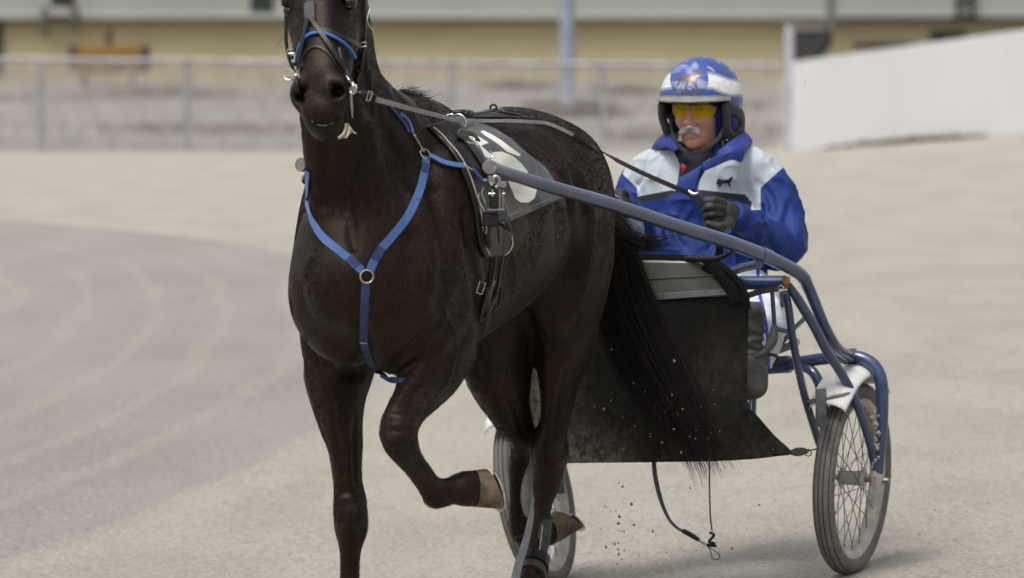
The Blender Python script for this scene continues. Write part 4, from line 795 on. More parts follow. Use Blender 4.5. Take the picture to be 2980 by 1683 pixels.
mu = part('mud_crust', mb.vf(), M['mud'], cart, smooth=False); mu['kind'] = 'stuff'
part('axle_end', tube([CP(2544, 1360, -2.33), CP(2551, 1388, -2.33), CP(2552, 1412, -2.33)], [.015, .024, .023], 16), M['mud'], cart); part('axle_nut', tube([wc + nrm(axn) * .105, wc + nrm(axn) * .128], .010, 8), M['iron'], cart)
# mud apron with its clear window
ap = thing('mud_apron', 'black cloth mud apron with a clear plastic window hung behind the horse', 'mud apron', CP(1760, 1345, -1.68))
def APx(x, y): s = -1.70 + .02 * sin(x * .011) + .012 * sin(y * .017 + x * .006); return CP(x, y, s)
outl = [(1466, 752), (1500, 742), (1640, 742), (1800, 745), (1930, 748), (2030, 752), (2075, 760), (2110, 780), (2145, 812), (2168, 850), (2178, 900), (2177, 1000), (2176, 1166), (2210, 1216), (2255, 1268), (2305, 1318), (2260, 1328), (2180, 1337), (2055, 1343), (1850, 1346), (1650, 1348), (1520, 1350), (1498, 1345), (1492, 1280), (1488, 1166), (1480, 1000), (1470, 880)]
def fill(outl, step, fn, th, nrmv=None):
    P = crom(np.array(outl + [outl[0]], float), 4); x = np.arange(P[:, 0].min(), P[:, 0].max() + step, step); y = np.arange(P[:, 1].min(), P[:, 1].max() + step, step); X, Y = np.meshgrid(x, y)
    d = sdpoly(X, Y, P[:-1]); e = 1.0
    gx = (sdpoly(X + e, Y, P[:-1]) - d) / e; gy = (sdpoly(X, Y + e, P[:-1]) - d) / e; out = (d < 0) & (d > -step * 1.5); X = np.where(out, X - gx * d, X); Y = np.where(out, Y - gy * d, Y); keep = d > -step * 1.5
    f = keep[:-1, :-1] & keep[1:, :-1] & keep[1:, 1:] & keep[:-1, 1:]; f &= (np.maximum.reduce([d[:-1, :-1], d[1:, :-1], d[1:, 1:], d[:-1, 1:]]) > 0)
    i = np.arange(X.size).reshape(X.shape); F = np.stack([i[:-1, :-1], i[1:, :-1], i[1:, 1:], i[:-1, 1:]], -1)[f]; u, inv = np.unique(F, return_inverse=True); F = inv.reshape(-1, 4); xs, ys = X.ravel()[u], Y.ravel()[u]
    V = np.array([fn(a, b) for a, b in zip(xs, ys)]); n = len(V); nv = V3(0, -1, 0) if nrmv is None else nrmv
    E = {}
    for q in F:
        for k in range(4): a, b = q[k], q[(k + 1) % 4]; E[(a, b)] = 1
    side = [[a, b, b + n, a + n][::-1] for (a, b) in E if (b, a) not in E]
    return (np.vstack([V + nv * th, V]), np.vstack([F, F[:, ::-1] + n, np.array(side)])), xs, ys
apm = pm('apron_cloth', (.0060, .0055, .0052), .85, vs=5, col2=(.013, .012, .011), bump=.8, bs=160, dust=(.09, .08, .068, .66, .2), dscale=11, spec=.15)
t = apm.node_tree      # splashed dirt near the lower edge
b_ = t.nodes['Principled BSDF']; cur = b_.inputs['Base Color'].links[0].from_socket; an = nd(t, 'ShaderNodeAttribute', attribute_name='dirt'); nn = nd(t, 'ShaderNodeTexNoise', Scale=30., Detail=8., Roughness=.8); tc = nd(t, 'ShaderNodeTexCoord'); t.links.new(tc.outputs['Object'], nn.inputs[0])
mm = nd(t, 'ShaderNodeMath', operation='MULTIPLY'); r = nd(t, 'ShaderNodeMapRange'); r.inputs[1].default_value = .38; r.inputs[2].default_value = .62; t.links.new(nn.outputs[0], r.inputs[0]); t.links.new(an.outputs['Fac'], mm.inputs[0]); t.links.new(r.outputs[0], mm.inputs[1])
x = nd(t, 'ShaderNodeMix', data_type='RGBA'); t.links.new(cur, x.inputs[6]); x.inputs[7].default_value = (.15, .132, .10, 1); t.links.new(mm.outputs[0], x.inputs[0]); t.links.new(x.outputs[2], b_.inputs['Base Color'])
VF, xs, ys = fill(outl, 12, APx, .003); dirt = .8 * sstep(1200, 1345, ys) * (1 - sstep(1740, 1900, xs)) + .10 * sstep(820, 1000, ys) + .12 * sstep(1250, 1340, ys) + .8 * np.exp(-((xs - 1560) / 90) ** 2 - ((ys - 1150) / 160) ** 2); part('screen', VF, apm, ap, attrs=dict(dirt=np.r_[dirt, dirt]))
VF, _, _ = fill([(1560, 757), (1700, 757), (1853, 757), (1950, 758), (2042, 765), (2085, 800), (2126, 857), (2000, 866), (1883, 876), (1720, 882), (1560, 884)], 11, lambda x, y: APx(x, y) + V3(-.001, -.006, 0), .002); part('window', VF, M['plast'], ap)
P = np.array([APx(x, y) + V3(0, -.009, 0) for x, y in ((1560, 873), (1720, 871), (1883, 865), (2000, 857), (2120, 848))]); part('window_band', ribbon(crom(P, 6), np.tile(V3(-.2, -1, 0), (25, 1)), .020, .002), pm('band_plastic', (.13, .14, .155), .35, vs=12), ap)
P = np.array([APx(x, y) + V3(0, -.01, 0) for x, y in ((1560, 812), (1720, 813), (1870, 812), (1980, 806), (2082, 800))]); part('window_seam', ribbon(crom(P, 6), np.tile(V3(-.2, -1, 0), (25, 1)), .004, .002), M['plast'], ap)
part('tie_strap', tube([APx(1990, 752), CP(2070, 755, -1.66), CP(2110, 745, -1.62), CP(2130, 732, -1.58)], [.010, .010, .007, .006], 10), LE, ap)
P = crom([APx(2172, 862), CP(2215, 848, -1.74), CP(2262, 840, -1.82)], 6); part('tie_strap', ribbon(P, np.tile(V3(-.2, -1, 0), (len(P), 1)), .020, .005), LE, ap)
part('strap_ring', torus(CP(2272, 840, -1.84), (-.5, -.8, 0), .0095, .0025), ST, ap)
part('corner_tie', tube([APx(2296, 1318), CP(2318, 1316, -1.78), CP(2338, 1314, -1.85), CP(2350, 1316, -1.9)], [.004, .014, .012, .004], 12), LE, ap); part('corner_cord', tube([CP(2348, 1314, -1.9), CP(2362, 1310, -1.95), CP(2380, 1306, -2.05)], .0025, 8), LE, ap)
part('corner_cord', torus(CP(2352, 1318, -1.9), (-.4, -.9, 0), .011, .0018), LE, ap)
P = crom([APx(1500, 742), APx(1640, 742), APx(1800, 745), APx(1930, 748), APx(2030, 752), APx(2075, 760), APx(2110, 780), APx(2145, 812), APx(2168, 850), APx(2178, 900)], 5) + V3(0, -.006, 0); part('binding', ribbon(P, np.tile(V3(-.2, -1, 0), (len(P), 1)), .018, .004), apm, ap)
P = crom([APx(2050, 768), APx(2092, 800), APx(2130, 850), APx(2142, 880)], 6) + V3(0, -.010, 0); part('window_border', ribbon(P, np.tile(V3(-.2, -1, 0), (len(P), 1)), .038, .002), apm, ap)
# dangling hose-like strap and thin cord under the apron
s1 = thing('flexible_strap', 'grey flexible strap curving down below the apron to a clip', 'strap', CP(1905, 1340, -1.72)); c2 = [CP(x, y, -1.72) for x, y in ((1902, 1330), (1906, 1380), (1916, 1430), (1932, 1480), (1952, 1518), (1975, 1540), (1990, 1546))]
part('strap', tube(c2, [.0075, .0078, .0075, .006, .005, .0045, .0045], 12), M['rubber'], s1); part('sleeve', tube([CP(1988, 1545, -1.72), CP(2012, 1558, -1.72), CP(2034, 1572, -1.72)], [.008, .0085, .007], 12), LE, s1); part('clip', tube([CP(2036, 1574, -1.72), CP(2052, 1584, -1.72)], .004, 8), M['iron'], s1)
s2 = thing('rope', 'thin dark cord hanging straight below the apron, knotted and looped', 'cord', CP(2064, 1345, -1.72)); DK = pm('dark_green_cord', (.018, .03, .026), .7)
part('cord', tube([CP(2064, 1335, -1.72), CP(2065, 1420, -1.72), CP(2067, 1500, -1.72), CP(2072, 1545, -1.72)], .0026, 8), DK, s2)
part('knot', tube([CP(2066, 1550, -1.72), CP(2078, 1558, -1.71), CP(2064, 1576, -1.72), CP(2080, 1582, -1.71), CP(2058, 1586, -1.72), CP(2084, 1590, -1.72)], .0046, 8), LE, s2)
part('loop', tube([CP(2056, 1586, -1.72), CP(2068, 1604, -1.72), CP(2074, 1626, -1.72), CP(2090, 1628, -1.72), CP(2094, 1616, -1.72), CP(2080, 1604, -1.72), CP(2058, 1588, -1.72)], .0016, 6), DK, s2)
# reins
rn = thing('driving_rein', 'grey webbing rein running from the bit through the ring to the gloved hand', 'rein', atY(1330, 355, 12.5))
pts = [(1040, 272, 11.93), (1060, 274, 11.94), (1092, 289, 12.0), (1150, 305, 12.15), (1200, 319, 12.28), (1262, 334, 12.38), (1325, 350, 12.48), (1355, 352, 12.58), (1420, 353, 12.80), (1480, 353, 13.02), (1545, 356, 13.2), (1592, 360, 13.32), (1633, 376, 13.42), (1668, 394, 13.5)]
Q = crom(pts, 8); P = []
for x, y, Y in Q:
    h = HS.hit(x, y, 11.5, 14) if x > 1100 else None; P.append(atY(x, y, min(Y, h[0][1] - .012) if h else Y))
P = np.array(P)
for _ in range(4): P[1:-1] = .25 * P[:-2] + .5 * P[1:-1] + .25 * P[2:]
part('webbing', ribbon(P, np.tile(V3(-.1, -1, .1), (len(P), 1)), np.interp(range(len(P)), [0, 30, 50, len(P)], [.017, .014, .012, .011]), .003), M['rein'], rn)
part('bit_loop', tube([atY(1034, 274, 11.9), atY(1058, 276, 11.9), atY(1086, 286, 11.95)], [.011, .0125, .010], 12), LE, rn); part('rein_buckle', buckle(1074, 280, 11.89, .010, .026, -.3, .0025), ST, rn); part('rein_buckle', buckle(1088, 288, 11.91, .006, .020, -.3, .0035), LE, rn)
P2 = crom([P[-1], atY(1700, 413, 13.58), atY(1762, 450, 13.75), atY(1860, 500, 14.0), atY(1969, 548, 14.2), atY(2012, 566, 14.27)], 6); Q = []
for p in P2:
    x, y = proj(p); h = HS.hit(x, y, 11.5, 14.2); Q.append(atY(x, y, min(p[1], h[0][1] - .014)) if h else p)
P = np.array(Q)
for _ in range(3): P[1:-1] = .25 * P[:-2] + .5 * P[1:-1] + .25 * P[2:]
part('leather_handhold', ribbon(P, np.tile(V3(-.1, -1, .2), (len(P), 1)), np.interp(range(len(P)), [0, 3, 15, len(P)], [.012, .011, .014, .018]), .004), LE, rn)
P = crom([atY(2008, 564, 14.26), atY(2024, 572, 14.26), atY(2052, 606, 14.25), atY(2090, 652, 14.25), atY(2096, 690, 14.27), atY(2092, 752, 14.3)], 6); part('rein_end', ribbon(P, np.tile(V3(-.1, -1, .1), (len(P), 1)), .026, .004), LE, rn)
part('rein_clip', tube([atY(2004, 556, 14.23), atY(2020, 566, 14.22), atY(2032, 562, 14.22)], [.005, .007, .005], 10), ST, rn)
r2 = thing('driving_rein', 'far rein passing behind the neck to the far hand', 'rein', atY(1190, 352, 12.6))
P = crom([atY(842, 226, 11.88), atY(880, 262, 11.97), HF.W(V3(.40, -.15, 1.66)), HF.W(V3(.20, -.20, 1.63)), HF.W(V3(.0, -.16, 1.60)), HF.W(HF.L(atY(1333, 352, 12.50)) * V3(1, -1, 1)), HF.W(V3(-.5, -.10, 1.60)), HF.W(V3(-.95, -.12, 1.60)), HF.W(V3(-1.25, -.14, 1.50)), atY(1800, 575, 14.15)], 8)
part('webbing', ribbon(P, np.tile(V3(-.1, -.6, .8), (len(P), 1)), .014, .003), M['rein'], r2)
# ------------------------------------------------------------------ the driver
dr = thing('person', 'seated driver in blue and white jacket, blue helmet and yellow glasses, holding the reins', 'person', CFm.W(V3(-2.5, 0, .83)))
HC = CP(2041, 318, -2.44); HCl = CFm.L(HC)
hl = lambda s, t, z: CFm.W(HCl + V3(s, t * 1.14 - s * .09, z * 1.13))
def sculpt_body(h):
    S = Sdf(CFm, (-2.78, -.42, .55), (-1.60, .52, 1.86), h)
    S.ell(hl(-.02, 0, .035), (.098, .077, .10), .02); S.ell(hl(.018, 0, -.03), (.075, .066, .092), .02); S.ell(hl(.028, 0, -.088), (.050, .050, .036), .03); S.ell(hl(.062, 0, -.104), (.020, .022, .019), .02)
    for s in (1, -1):
        S.ell(hl(.055, s * .036, -.03), (.028, .026, .032), .02); S.ell(hl(.070, s * .030, .024), (.020, .028, .010), .012); S.ell(hl(.088, s * .031, .002), (.016, .017, .011), .008, 'sub'); S.ell(hl(-.01, s * .078, -.01), (.018, .010, .030), .01)
        S.ell(hl(.094, s * .013, -.044), (.011, .0095, .009), .008); S.chain([(hl(.084, s * .022, -.046), .0022), (hl(.076, s * .036, -.07), .002)], k=.01, mode='sub', n=2)
        S.ell(hl(.105, s * .007, -.0515), (.004, .004, .004), .003, 'sub')
    S.chain([(hl(.080, 0, .012), .011), (hl(.094, 0, -.018), .0115), (hl(.106, 0, -.040), .0125)], k=.012, n=2); S.ell(hl(.082, 0, -.066), (.014, .028, .013), .014); S.ell(hl(.080, 0, -.082), (.011, .021, .008), .008)
    S.chain([(hl(.096, -.022, -.0735), .0018), (hl(.0985, 0, -.0715), .0022), (hl(.096, .022, -.0735), .0018)], k=.004, mode='sub', n=2)
    S.chain([(hl(-.02, 0, -.06), .058), (hl(-.035, 0, -.20), .062)], k=.03); c = lambda s, t, z: CFm.W(V3(s, t, z))
    S.chain([(c(-2.54, 0, .92), .15, .10), (c(-2.53, 0, 1.1), .14, .09), (c(-2.53, .0, 1.26), .14, .09), (c(-2.51, 0, 1.34), .10, .07)], k=.03)
    for s in (1, -1):
        A_ = [(2215, 535, -2.53), (2262, 650, -2.49), (2245, 706, -2.40), (2175, 648, -2.16), (2150, 632, -2.12)] if s > 0 else [(1875, 535, -2.52), (1852, 640, -2.47), (1850, 672, -2.38), (1824, 615, -2.17), (1808, 595, -2.08)]; S.chain([(CP(*p), r) for p, r in zip(A_, (.05, .042, .038, .026, .020))], k=.02)
        S.chain([(c(-2.5, s * .10, .90), .09), (c(-2.22, s * .26, .96), .07), (c(-2.08, s * .33, .94), .050), (c(-2.00, s * .38, .86), .032), (c(-1.97, s * .385, .76), .03), (c(-1.90, s * .385, .72), .022)], k=.03)
    return S
BS = sculpt_body(.0045 if VOX < .008 else .007); V, F = BS.mesh(2); part('body', (V, F), M['skin'], dr)
for s, px in ((1, 2042), (-1, 1982)): c = hl(.076, s * .031, .002); part('eye', tube(np.array([c + V3(0, 0, 1) * .0105 * -cos(t) for t in np.linspace(.1, 3.04, 8)]), [.0105 * sin(t) for t in np.linspace(.1, 3.04, 8)], 12, spline=False), M['eye'], dr)
# jacket
def sculpt_jacket(h):
    S = Sdf(CFm, (-2.82, -.48, .70), (-1.98, .52, 1.62), h); c = lambda s, t, z: CFm.W(V3(s, t, z))
    S.chain([(c(-2.52, -.005, .86), .225, .17), (c(-2.50, -.005, .98), .235, .165), (c(-2.49, -.003, 1.12), .225, .155), (c(-2.49, 0, 1.26), .205, .145), (c(-2.50, 0, 1.34), .165, .105), (c(-2.50, 0, 1.39), .10, .08)], k=.03)
    S.ell(c(-2.44, 0, 1.05), (.15, .19, .17), .06); S.ell(CP(2122, 505, -2.46), (.085, .09, .08), .06); S.ell(CP(1950, 505, -2.46), (.085, .08, .08), .06)
    # viewer's right arm
    S.chain([(CP(2180, 502, -2.52), .068), (CP(2226, 538, -2.53), .079), (CP(2246, 590, -2.52), .084), (CP(2264, 650, -2.49), .084), (CP(2268, 706, -2.45), .080), (CP(2240, 712, -2.38), .076), (CP(2205, 682, -2.27), .064), (CP(2172, 648, -2.16), .052), (CP(2152, 630, -2.12), .046)], k=.035)
    S.ell(CP(2290, 700, -2.46), (.07, .055, .07), .04)
    # viewer's left arm
    S.chain([(CP(1905, 502, -2.50), .066), (CP(1868, 538, -2.52), .074), (CP(1852, 590, -2.50), .076), (CP(1852, 640, -2.47), .070), (CP(1856, 680, -2.42), .066), (CP(1846, 670, -2.32), .060), (CP(1826, 630, -2.2), .050), (CP(1815, 605, -2.14), .044)], k=.035)
    S.chain([(CP(1968, 464, -2.47), .058), (CP(1905, 488, -2.50), .056)], k=.04); S.chain([(CP(2112, 462, -2.47), .058), (CP(2186, 486, -2.50), .056)], k=.04)
    # folds
    for p in ([(1990, 600, -2.30), (1960, 690, -2.28)], [(2035, 600, -2.30), (2010, 640, -2.29), (1960, 680, -2.29)], [(2060, 600, -2.31), (2030, 660, -2.29)], [(1905, 620, -2.33), (1930, 700, -2.31)], [(2215, 600, -2.42), (2238, 690, -2.35), (2262, 750, -2.36)], [(2300, 590, -2.50), (2290, 640, -2.44), (2310, 690, -2.42)],
              [(2180, 470, -2.42), (2172, 530, -2.38), (2186, 590, -2.39)], [(2230, 650, -2.32), (2200, 700, -2.26)], [(1880, 480, -2.45), (1862, 540, -2.43)], [(2205, 530, -2.44), (2240, 570, -2.44), (2250, 620, -2.43)], [(1940, 640, -2.30), (2000, 740, -2.28)], [(2080, 700, -2.29), (2020, 770, -2.28)]):
        Q = []
        for x, y in crom(np.array([q[:2] for q in p], float), 5):
            h = S.hit(x, y)
            if h: Q.append(h[0] + h[1] * .001)
        if len(Q) > 2: S.chain([(q, .010 * sin(pi * (i + .6) / (len(Q) + .2)) + .002) for i, q in enumerate(Q)], k=.014, mode='sub', n=1)
    return S
JS = sculpt_jacket(.006 if VOX < .008 else .008); V, F = JS.mesh(2); N = JS.normals(V); q = CFm.L(V)
rid = 1 - np.abs(vnoise(q * V3(1, 1, .6) + .15 * vnoise(q, 5, 9)[:, None], 9, 12)); rid2 = 1 - np.abs(vnoise(q * V3(1, 1, .8), 21, 13)); V = V + N * ((rid ** 4 * .010 + rid2 ** 4 * .009 - .005)[:, None])
x, y = proj(V); front = q[:, 0] > -2.56
wt = np.full(len(V), -99.)
for pl in ([(1890, 410), (1948, 425), (1978, 471), (1980, 521), (1966, 556), (1934, 558), (1856, 580), (1854, 547), (1812, 507), (1836, 452)], [(2140, 400), (2232, 420), (2264, 450), (2280, 487), (2213, 547), (2214, 611), (2186, 612), (2178, 574), (2049, 556), (2030, 553), (2046, 494), (2068, 462), (2120, 440)],
           [(1800, 630), (1868, 628), (1879, 690), (1876, 720), (1800, 730)]): wt = np.maximum(wt, sdpoly(x, y, pl))
bk = np.full(len(V), -99.)
for pl in ([(1852, 573), (1959, 553), (1962, 570), (1856, 592)], [(2038, 553), (2171, 567), (2173, 585), (2040, 569)], [(2174, 580), (2188, 586), (2186, 606), (2176, 604)]): bk = np.maximum(bk, sdpoly(x, y, pl))
wt = np.where(front, wt, np.where((q[:, 2] > 1.24), 5., -9.)); bk = np.where(front, bk, -9.)
JM = attr_thresh(pm('jacket_nylon', (.011, .034, .185), .62, vs=12, col2=(.007, .023, .130), bump=.5, bs=50, spec=.25), [('white', (.45, .50, .55)), ('band', (.022, .022, .024))], .9)
part('jacket', (V, F), JM, dr, attrs=dict(white=wt, band=bk))
JF = [JS]
def jst(name, pxs, w, mat, th=.003, lift=.006, n=6): return part(name, strap(JF, pxs, w, th, lift, n), mat, dr)
# collar, placket, neck warmer
def sheet(name, rows, mat, th=.005, par=dr):     # rows of (px, py, s)
    R = np.array([crom([CP(*p) for p in r], 5) for r in rows]); G = np.array([crom(R[:, j], 5) for j in range(R.shape[1])]).transpose(1, 0, 2); return part(name, patch(G, th), mat, par)
CB = pm('collar_cloth', (.012, .034, .215), .62, vs=12, col2=(.008, .024, .155), bump=.4, bs=120)
sheet('collar_flap', [[(2166, 380, -2.52), (2146, 396, -2.42), (2118, 415, -2.34), (2084, 444, -2.315)], [(2190, 410, -2.50), (2165, 425, -2.38), (2130, 436, -2.315), (2088, 462, -2.30)], [(2174, 442, -2.44), (2166, 446, -2.36), (2125, 444, -2.305), (2090, 468, -2.30)]], CB)
sheet('collar_lapel', [[(2168, 440, -2.35), (2130, 440, -2.31), (2094, 450, -2.30), (2046, 472, -2.29)], [(2164, 460, -2.345), (2130, 456, -2.31), (2095, 468, -2.30), (2035, 494, -2.285)], [(2156, 474, -2.34), (2128, 466, -2.31), (2088, 482, -2.30), (2010, 516, -2.28)]], CB)
sheet('collar_flap', [[(1944, 384, -2.46), (1954, 394, -2.40), (1964, 414, -2.34), (1976, 434, -2.31)], [(1912, 412, -2.48), (1928, 414, -2.40), (1950, 424, -2.34), (1968, 440, -2.315)], [(1898, 437, -2.46), (1920, 433, -2.39), (1948, 432, -2.34), (1962, 442, -2.32)]], CB)
jst('collar_edge', [(1912, 440), (1930, 436), (1950, 434)], .004, M['dark'], .002, .022); jst('zip', [(1952, 432), (1976, 462), (1981, 492), (1978, 530)], .005, M['dark'], .002, .012)
sheet('placket', [[(2044, 480, -2.285), (2032, 520, -2.275), (2024, 556, -2.272)], [(2016, 498, -2.278), (2002, 522, -2.268), (1998, 556, -2.265)], [(1992, 512, -2.28), (1974, 530, -2.272), (1968, 560, -2.268)]], CB, .004)
for px, py in ((1987, 541), (2066, 466), (2143, 461)): h = hitn(JS, px, py); part('snap_button', disc_cap(atY(px, py, h[0][1] - .035), V3(0, -1, 0), .0055, .002, 14), M['iron'], dr)
nk = Sdf(CFm, (-2.66, -.16, 1.30), (-2.26, .16, 1.64), .005); nk.chain([(hl(-.025, 0, -.10), .070, .074), (hl(-.012, 0, -.165), .070, .080), (hl(-.0, -.004, -.20), .056, .085)], k=.01); nk.ell(hl(.03, -.01, -.150), (.055, .055, .028), .03)
V, F = nk.mesh(1); V = V + nk.normals(V) * (.004 * vnoise(V, 30, 4))[:, None]; part('neck_warmer', (V, F), M['navy'], dr)
part('red_shirt', tube([CP(1983, 478, -2.305), CP(1990, 490, -2.305), CP(1985, 506, -2.30)], [.004, .010, .003], 10), M['red'], dr)
# small dark animal emblem on the chest
EM = [(2084, 534), (2088, 524), (2094, 520), (2100, 524), (2112, 524), (2120, 522), (2128, 515), (2133, 517), (2128, 526), (2124, 534), (2127, 543), (2122, 543), (2118, 535), (2106, 535), (2100, 538), (2094, 543), (2090, 541), (2094, 534), (2086, 537)]
lf = lambda x, y: atY(x, y, hitn(JS, x, y)[0][1] - .008)
VF, _, _ = fill([(1.0 * a, b) for a, b in EM], 2.2, lf, .0015); part('chest_emblem', VF, M['dark'], dr)
part('emblem_line', tube([lf(2088, 541), lf(2104, 543), lf(2122, 543)], .0009, 6), M['gray'], dr)
# hood, helmet
hd = Sdf(CFm, (-2.64, -.16, 1.40), (-2.26, .17, 1.82), .0045); hd.ell(hl(-.02, 0, .02), (.108, .092, .115), .02); hd.chain([(hl(-.03, 0, -.05), .080, .085), (hl(-.03, 0, -.14), .062, .072)], k=.02); [hd.ell(hl(-.02, s * .088, -.03), (.034, .022, .045), .01) for s in (1, -1)]
hd.ell(hl(.10, 0, -.03), (.110, .078, .115), .012, 'sub'); V, F = hd.mesh(1); part('hood', (V, F), M['hood'], dr)
hm = thing('x', 'x', 'x', HC) if False else None
R0 = CFm.f; L0 = CFm.l; Z0 = V3(0, 0, 1); tilt = .05; fz = nrm(Z0 + R0 * tilt); ff = nrm(R0 - fz * (R0 @ fz)); ll = np.cross(fz, ff)
CH = CP(2041, 288, -2.455); RX, RY, RZ = .158, .1405, .1445
def hp(az, el, k=1.): return CH + k * (ff * cos(az) * cos(el) * RX + ll * sin(az) * cos(el) * RY + fz * sin(el) * RZ)
na, ne = 360, 150; G = []
for j in range(ne):
    row = []
    for i in range(na + 1):
        az = -pi + 2 * pi * i / na; lo = .09 - .41 * sstep(.9, 1.35, abs(az)) - .30 * sstep(1.6, 2.6, abs(az)); el = lo + (pi / 2 - .001 - lo) * j / (ne - 1); row.append(hp(az, el))
    G.append(row)
G = np.array(G); V = G.reshape(-1, 3); x, y = proj(V); nj = np.arange(ne * (na + 1)).reshape(ne, na + 1)
F = np.stack([nj[:-1, :-1], nj[:-1, 1:], nj[1:, 1:], nj[1:, :-1]], -1).reshape(-1, 4)
q = CFm.L(V) - CFm.L(CH); vis = (q[:, 0] > -.03) | (q[:, 1] > .02)
BL, WH, TE = V3(.042, .075, .26), V3(.66, .67, .66), V3(.02, .14, .22)
def mixp(C, a, c): a = np.clip(a, 0, 1)[:, None]; return C * (1 - a) + c * a
C = np.tile(BL, (len(V), 1)); zl = lambda pts, X: np.interp(X, [p[0] for p in pts], [p[1] for p in pts])
top = zl([(1920, 222), (1950, 214), (2060, 212), (2090, 219), (2120, 231), (2150, 236), (2175, 238)], x); bot = zl([(1920, 262), (1955, 256), (2045, 256), (2075, 258), (2100, 270), (2125, 279), (2150, 277), (2175, 282)], x)
side = x > 2050; left = x < 1957
bd = np.minimum(y - top, bot - y); on = np.where(vis & (side | left), bd, -9.); C = mixp(C, (on + .8) / 1.6 , WH); C = mixp(C, np.where(vis & (side | left), 1 - np.abs(bd + 2.6) / 1.4, 0), V3(.5, .5, .6)); C = mixp(C, np.where(vis & (side | left), 1 - np.abs(bd - 2.2) / 1.8, 0), TE)
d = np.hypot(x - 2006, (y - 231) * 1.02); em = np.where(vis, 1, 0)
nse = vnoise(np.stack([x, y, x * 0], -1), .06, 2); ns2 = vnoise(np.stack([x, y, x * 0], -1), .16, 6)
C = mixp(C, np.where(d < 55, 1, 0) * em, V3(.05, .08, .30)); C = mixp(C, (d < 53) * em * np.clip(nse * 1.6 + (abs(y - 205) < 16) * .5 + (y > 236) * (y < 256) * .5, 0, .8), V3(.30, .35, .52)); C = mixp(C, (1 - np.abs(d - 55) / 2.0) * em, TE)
hz = np.full(len(V), -9.)
for pl in ([(1966, 232), (1978, 222), (1996, 218), (2012, 216), (2024, 208), (2034, 206), (2046, 212), (2034, 218), (2030, 230), (2028, 244), (2032, 256), (2026, 258), (2018, 246), (2006, 240), (1998, 254), (1992, 254), (1996, 238), (1982, 236), (1974, 250), (1964, 256), (1974, 238)],): hz = np.maximum(hz, sdpoly(x, y, pl))
C = mixp(C, (hz + 1.2) / 2.4 * em * np.clip(.75 + .5 * ns2, .2, 1), V3(.10, .065, .05)); C = mixp(C, em * (d < 56) * np.clip((y - 254) / 8 + ns2 * .6, 0, .7), V3(.045, .035, .06))
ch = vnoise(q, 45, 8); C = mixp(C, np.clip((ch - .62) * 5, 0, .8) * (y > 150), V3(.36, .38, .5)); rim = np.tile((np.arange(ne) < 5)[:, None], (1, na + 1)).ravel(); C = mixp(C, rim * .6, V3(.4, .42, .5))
HMAT = colmat('helmet_paint', .32, coat=.12)
V1, F1 = patch(G, -.006, nrm(G - CH)); he = part('helmet', (V, F), HMAT, dr, cols=C)
Gi = CH + (G[::6, ::6] - CH) * .955; part('helmet_lining', (Gi.reshape(-1, 3), np.stack([(ii := np.arange(Gi.shape[0] * Gi.shape[1]).reshape(Gi.shape[:2]))[:-1, :-1], ii[1:, :-1], ii[1:, 1:], ii[:-1, 1:]], -1).reshape(-1, 4)), M['navy'], he)
edge = np.vstack([G[0], G[0][:1]]); part('rim_trim', tube(edge[::3], .0045, 8, spline=False), M['pad'], he)
vz = [];
for j in range(8):
    t = j / 7; vz.append([CH + ff * (cos(az) * RX * (1.0 + .13 * t * cos(az))) + ll * sin(az) * RY * (1.0 + .05 * t) + fz * (.011 - .012 * t * (1.0 + .3 * cos(az))) for az in np.linspace(-1.25, 1.12, 50)])
part('visor', patch(np.array(vz), .008), pm('visor_grey', (.25, .235, .215), .3, vs=20, col2=(.16, .15, .135), coat=.3), he)
# ear pads and chin straps
for s in (1, -1):
    e = Sdf(CFm, (-2.70, -.22, 1.42), (-2.22, .24, 1.80), .0045); Lh = lambda a, b, c: CFm.L(CH) + V3(a, b * s, c)
    e.chain([(Lh(.078, .116, -.02), .012, .016), (Lh(.066, .118, -.06), .012, .015), (Lh(.052, .112, -.095), .012, .014), (Lh(.035, .104, -.125), .012, .016)], (0, 1, 0), k=.01, local=True)
    e.chain([(Lh(.05, .122, -.025), .014, .024), (Lh(-.01, .128, -.045), .014, .020), (Lh(-.055, .122, -.065), .014, .024), (Lh(-.06, .118, -.105), .014, .024), (Lh(-.03, .115, -.135), .013, .020), (Lh(.01, .112, -.125), .013, .018), (Lh(.045, .110, -.10), .012, .016)], (0, 1, 0), k=.01, local=True)
    V, F = e.mesh(1); part('ear_pad', (V, F), M['pad'], he)
    Q = [CP(*p) for p in ([(2106, 366, -2.41), (2096, 394, -2.375), (2076, 418, -2.345), (2048, 436, -2.325), (2020, 446, -2.32)] if s > 0 else [(1950, 340, -2.41), (1955, 372, -2.39), (1962, 402, -2.365), (1976, 426, -2.34), (2000, 443, -2.325)])]
    Q = crom(Q, 6); part('chin_strap', ribbon(Q, Q - hl(-.04, 0, -.09), .013, .004), M['pad'], he)
part('strap_clip', rbox(hl(.02, .078, -.1), [CFm.f, CFm.l, Z0], (.012, .006, .02), .3), M['iron'], he)
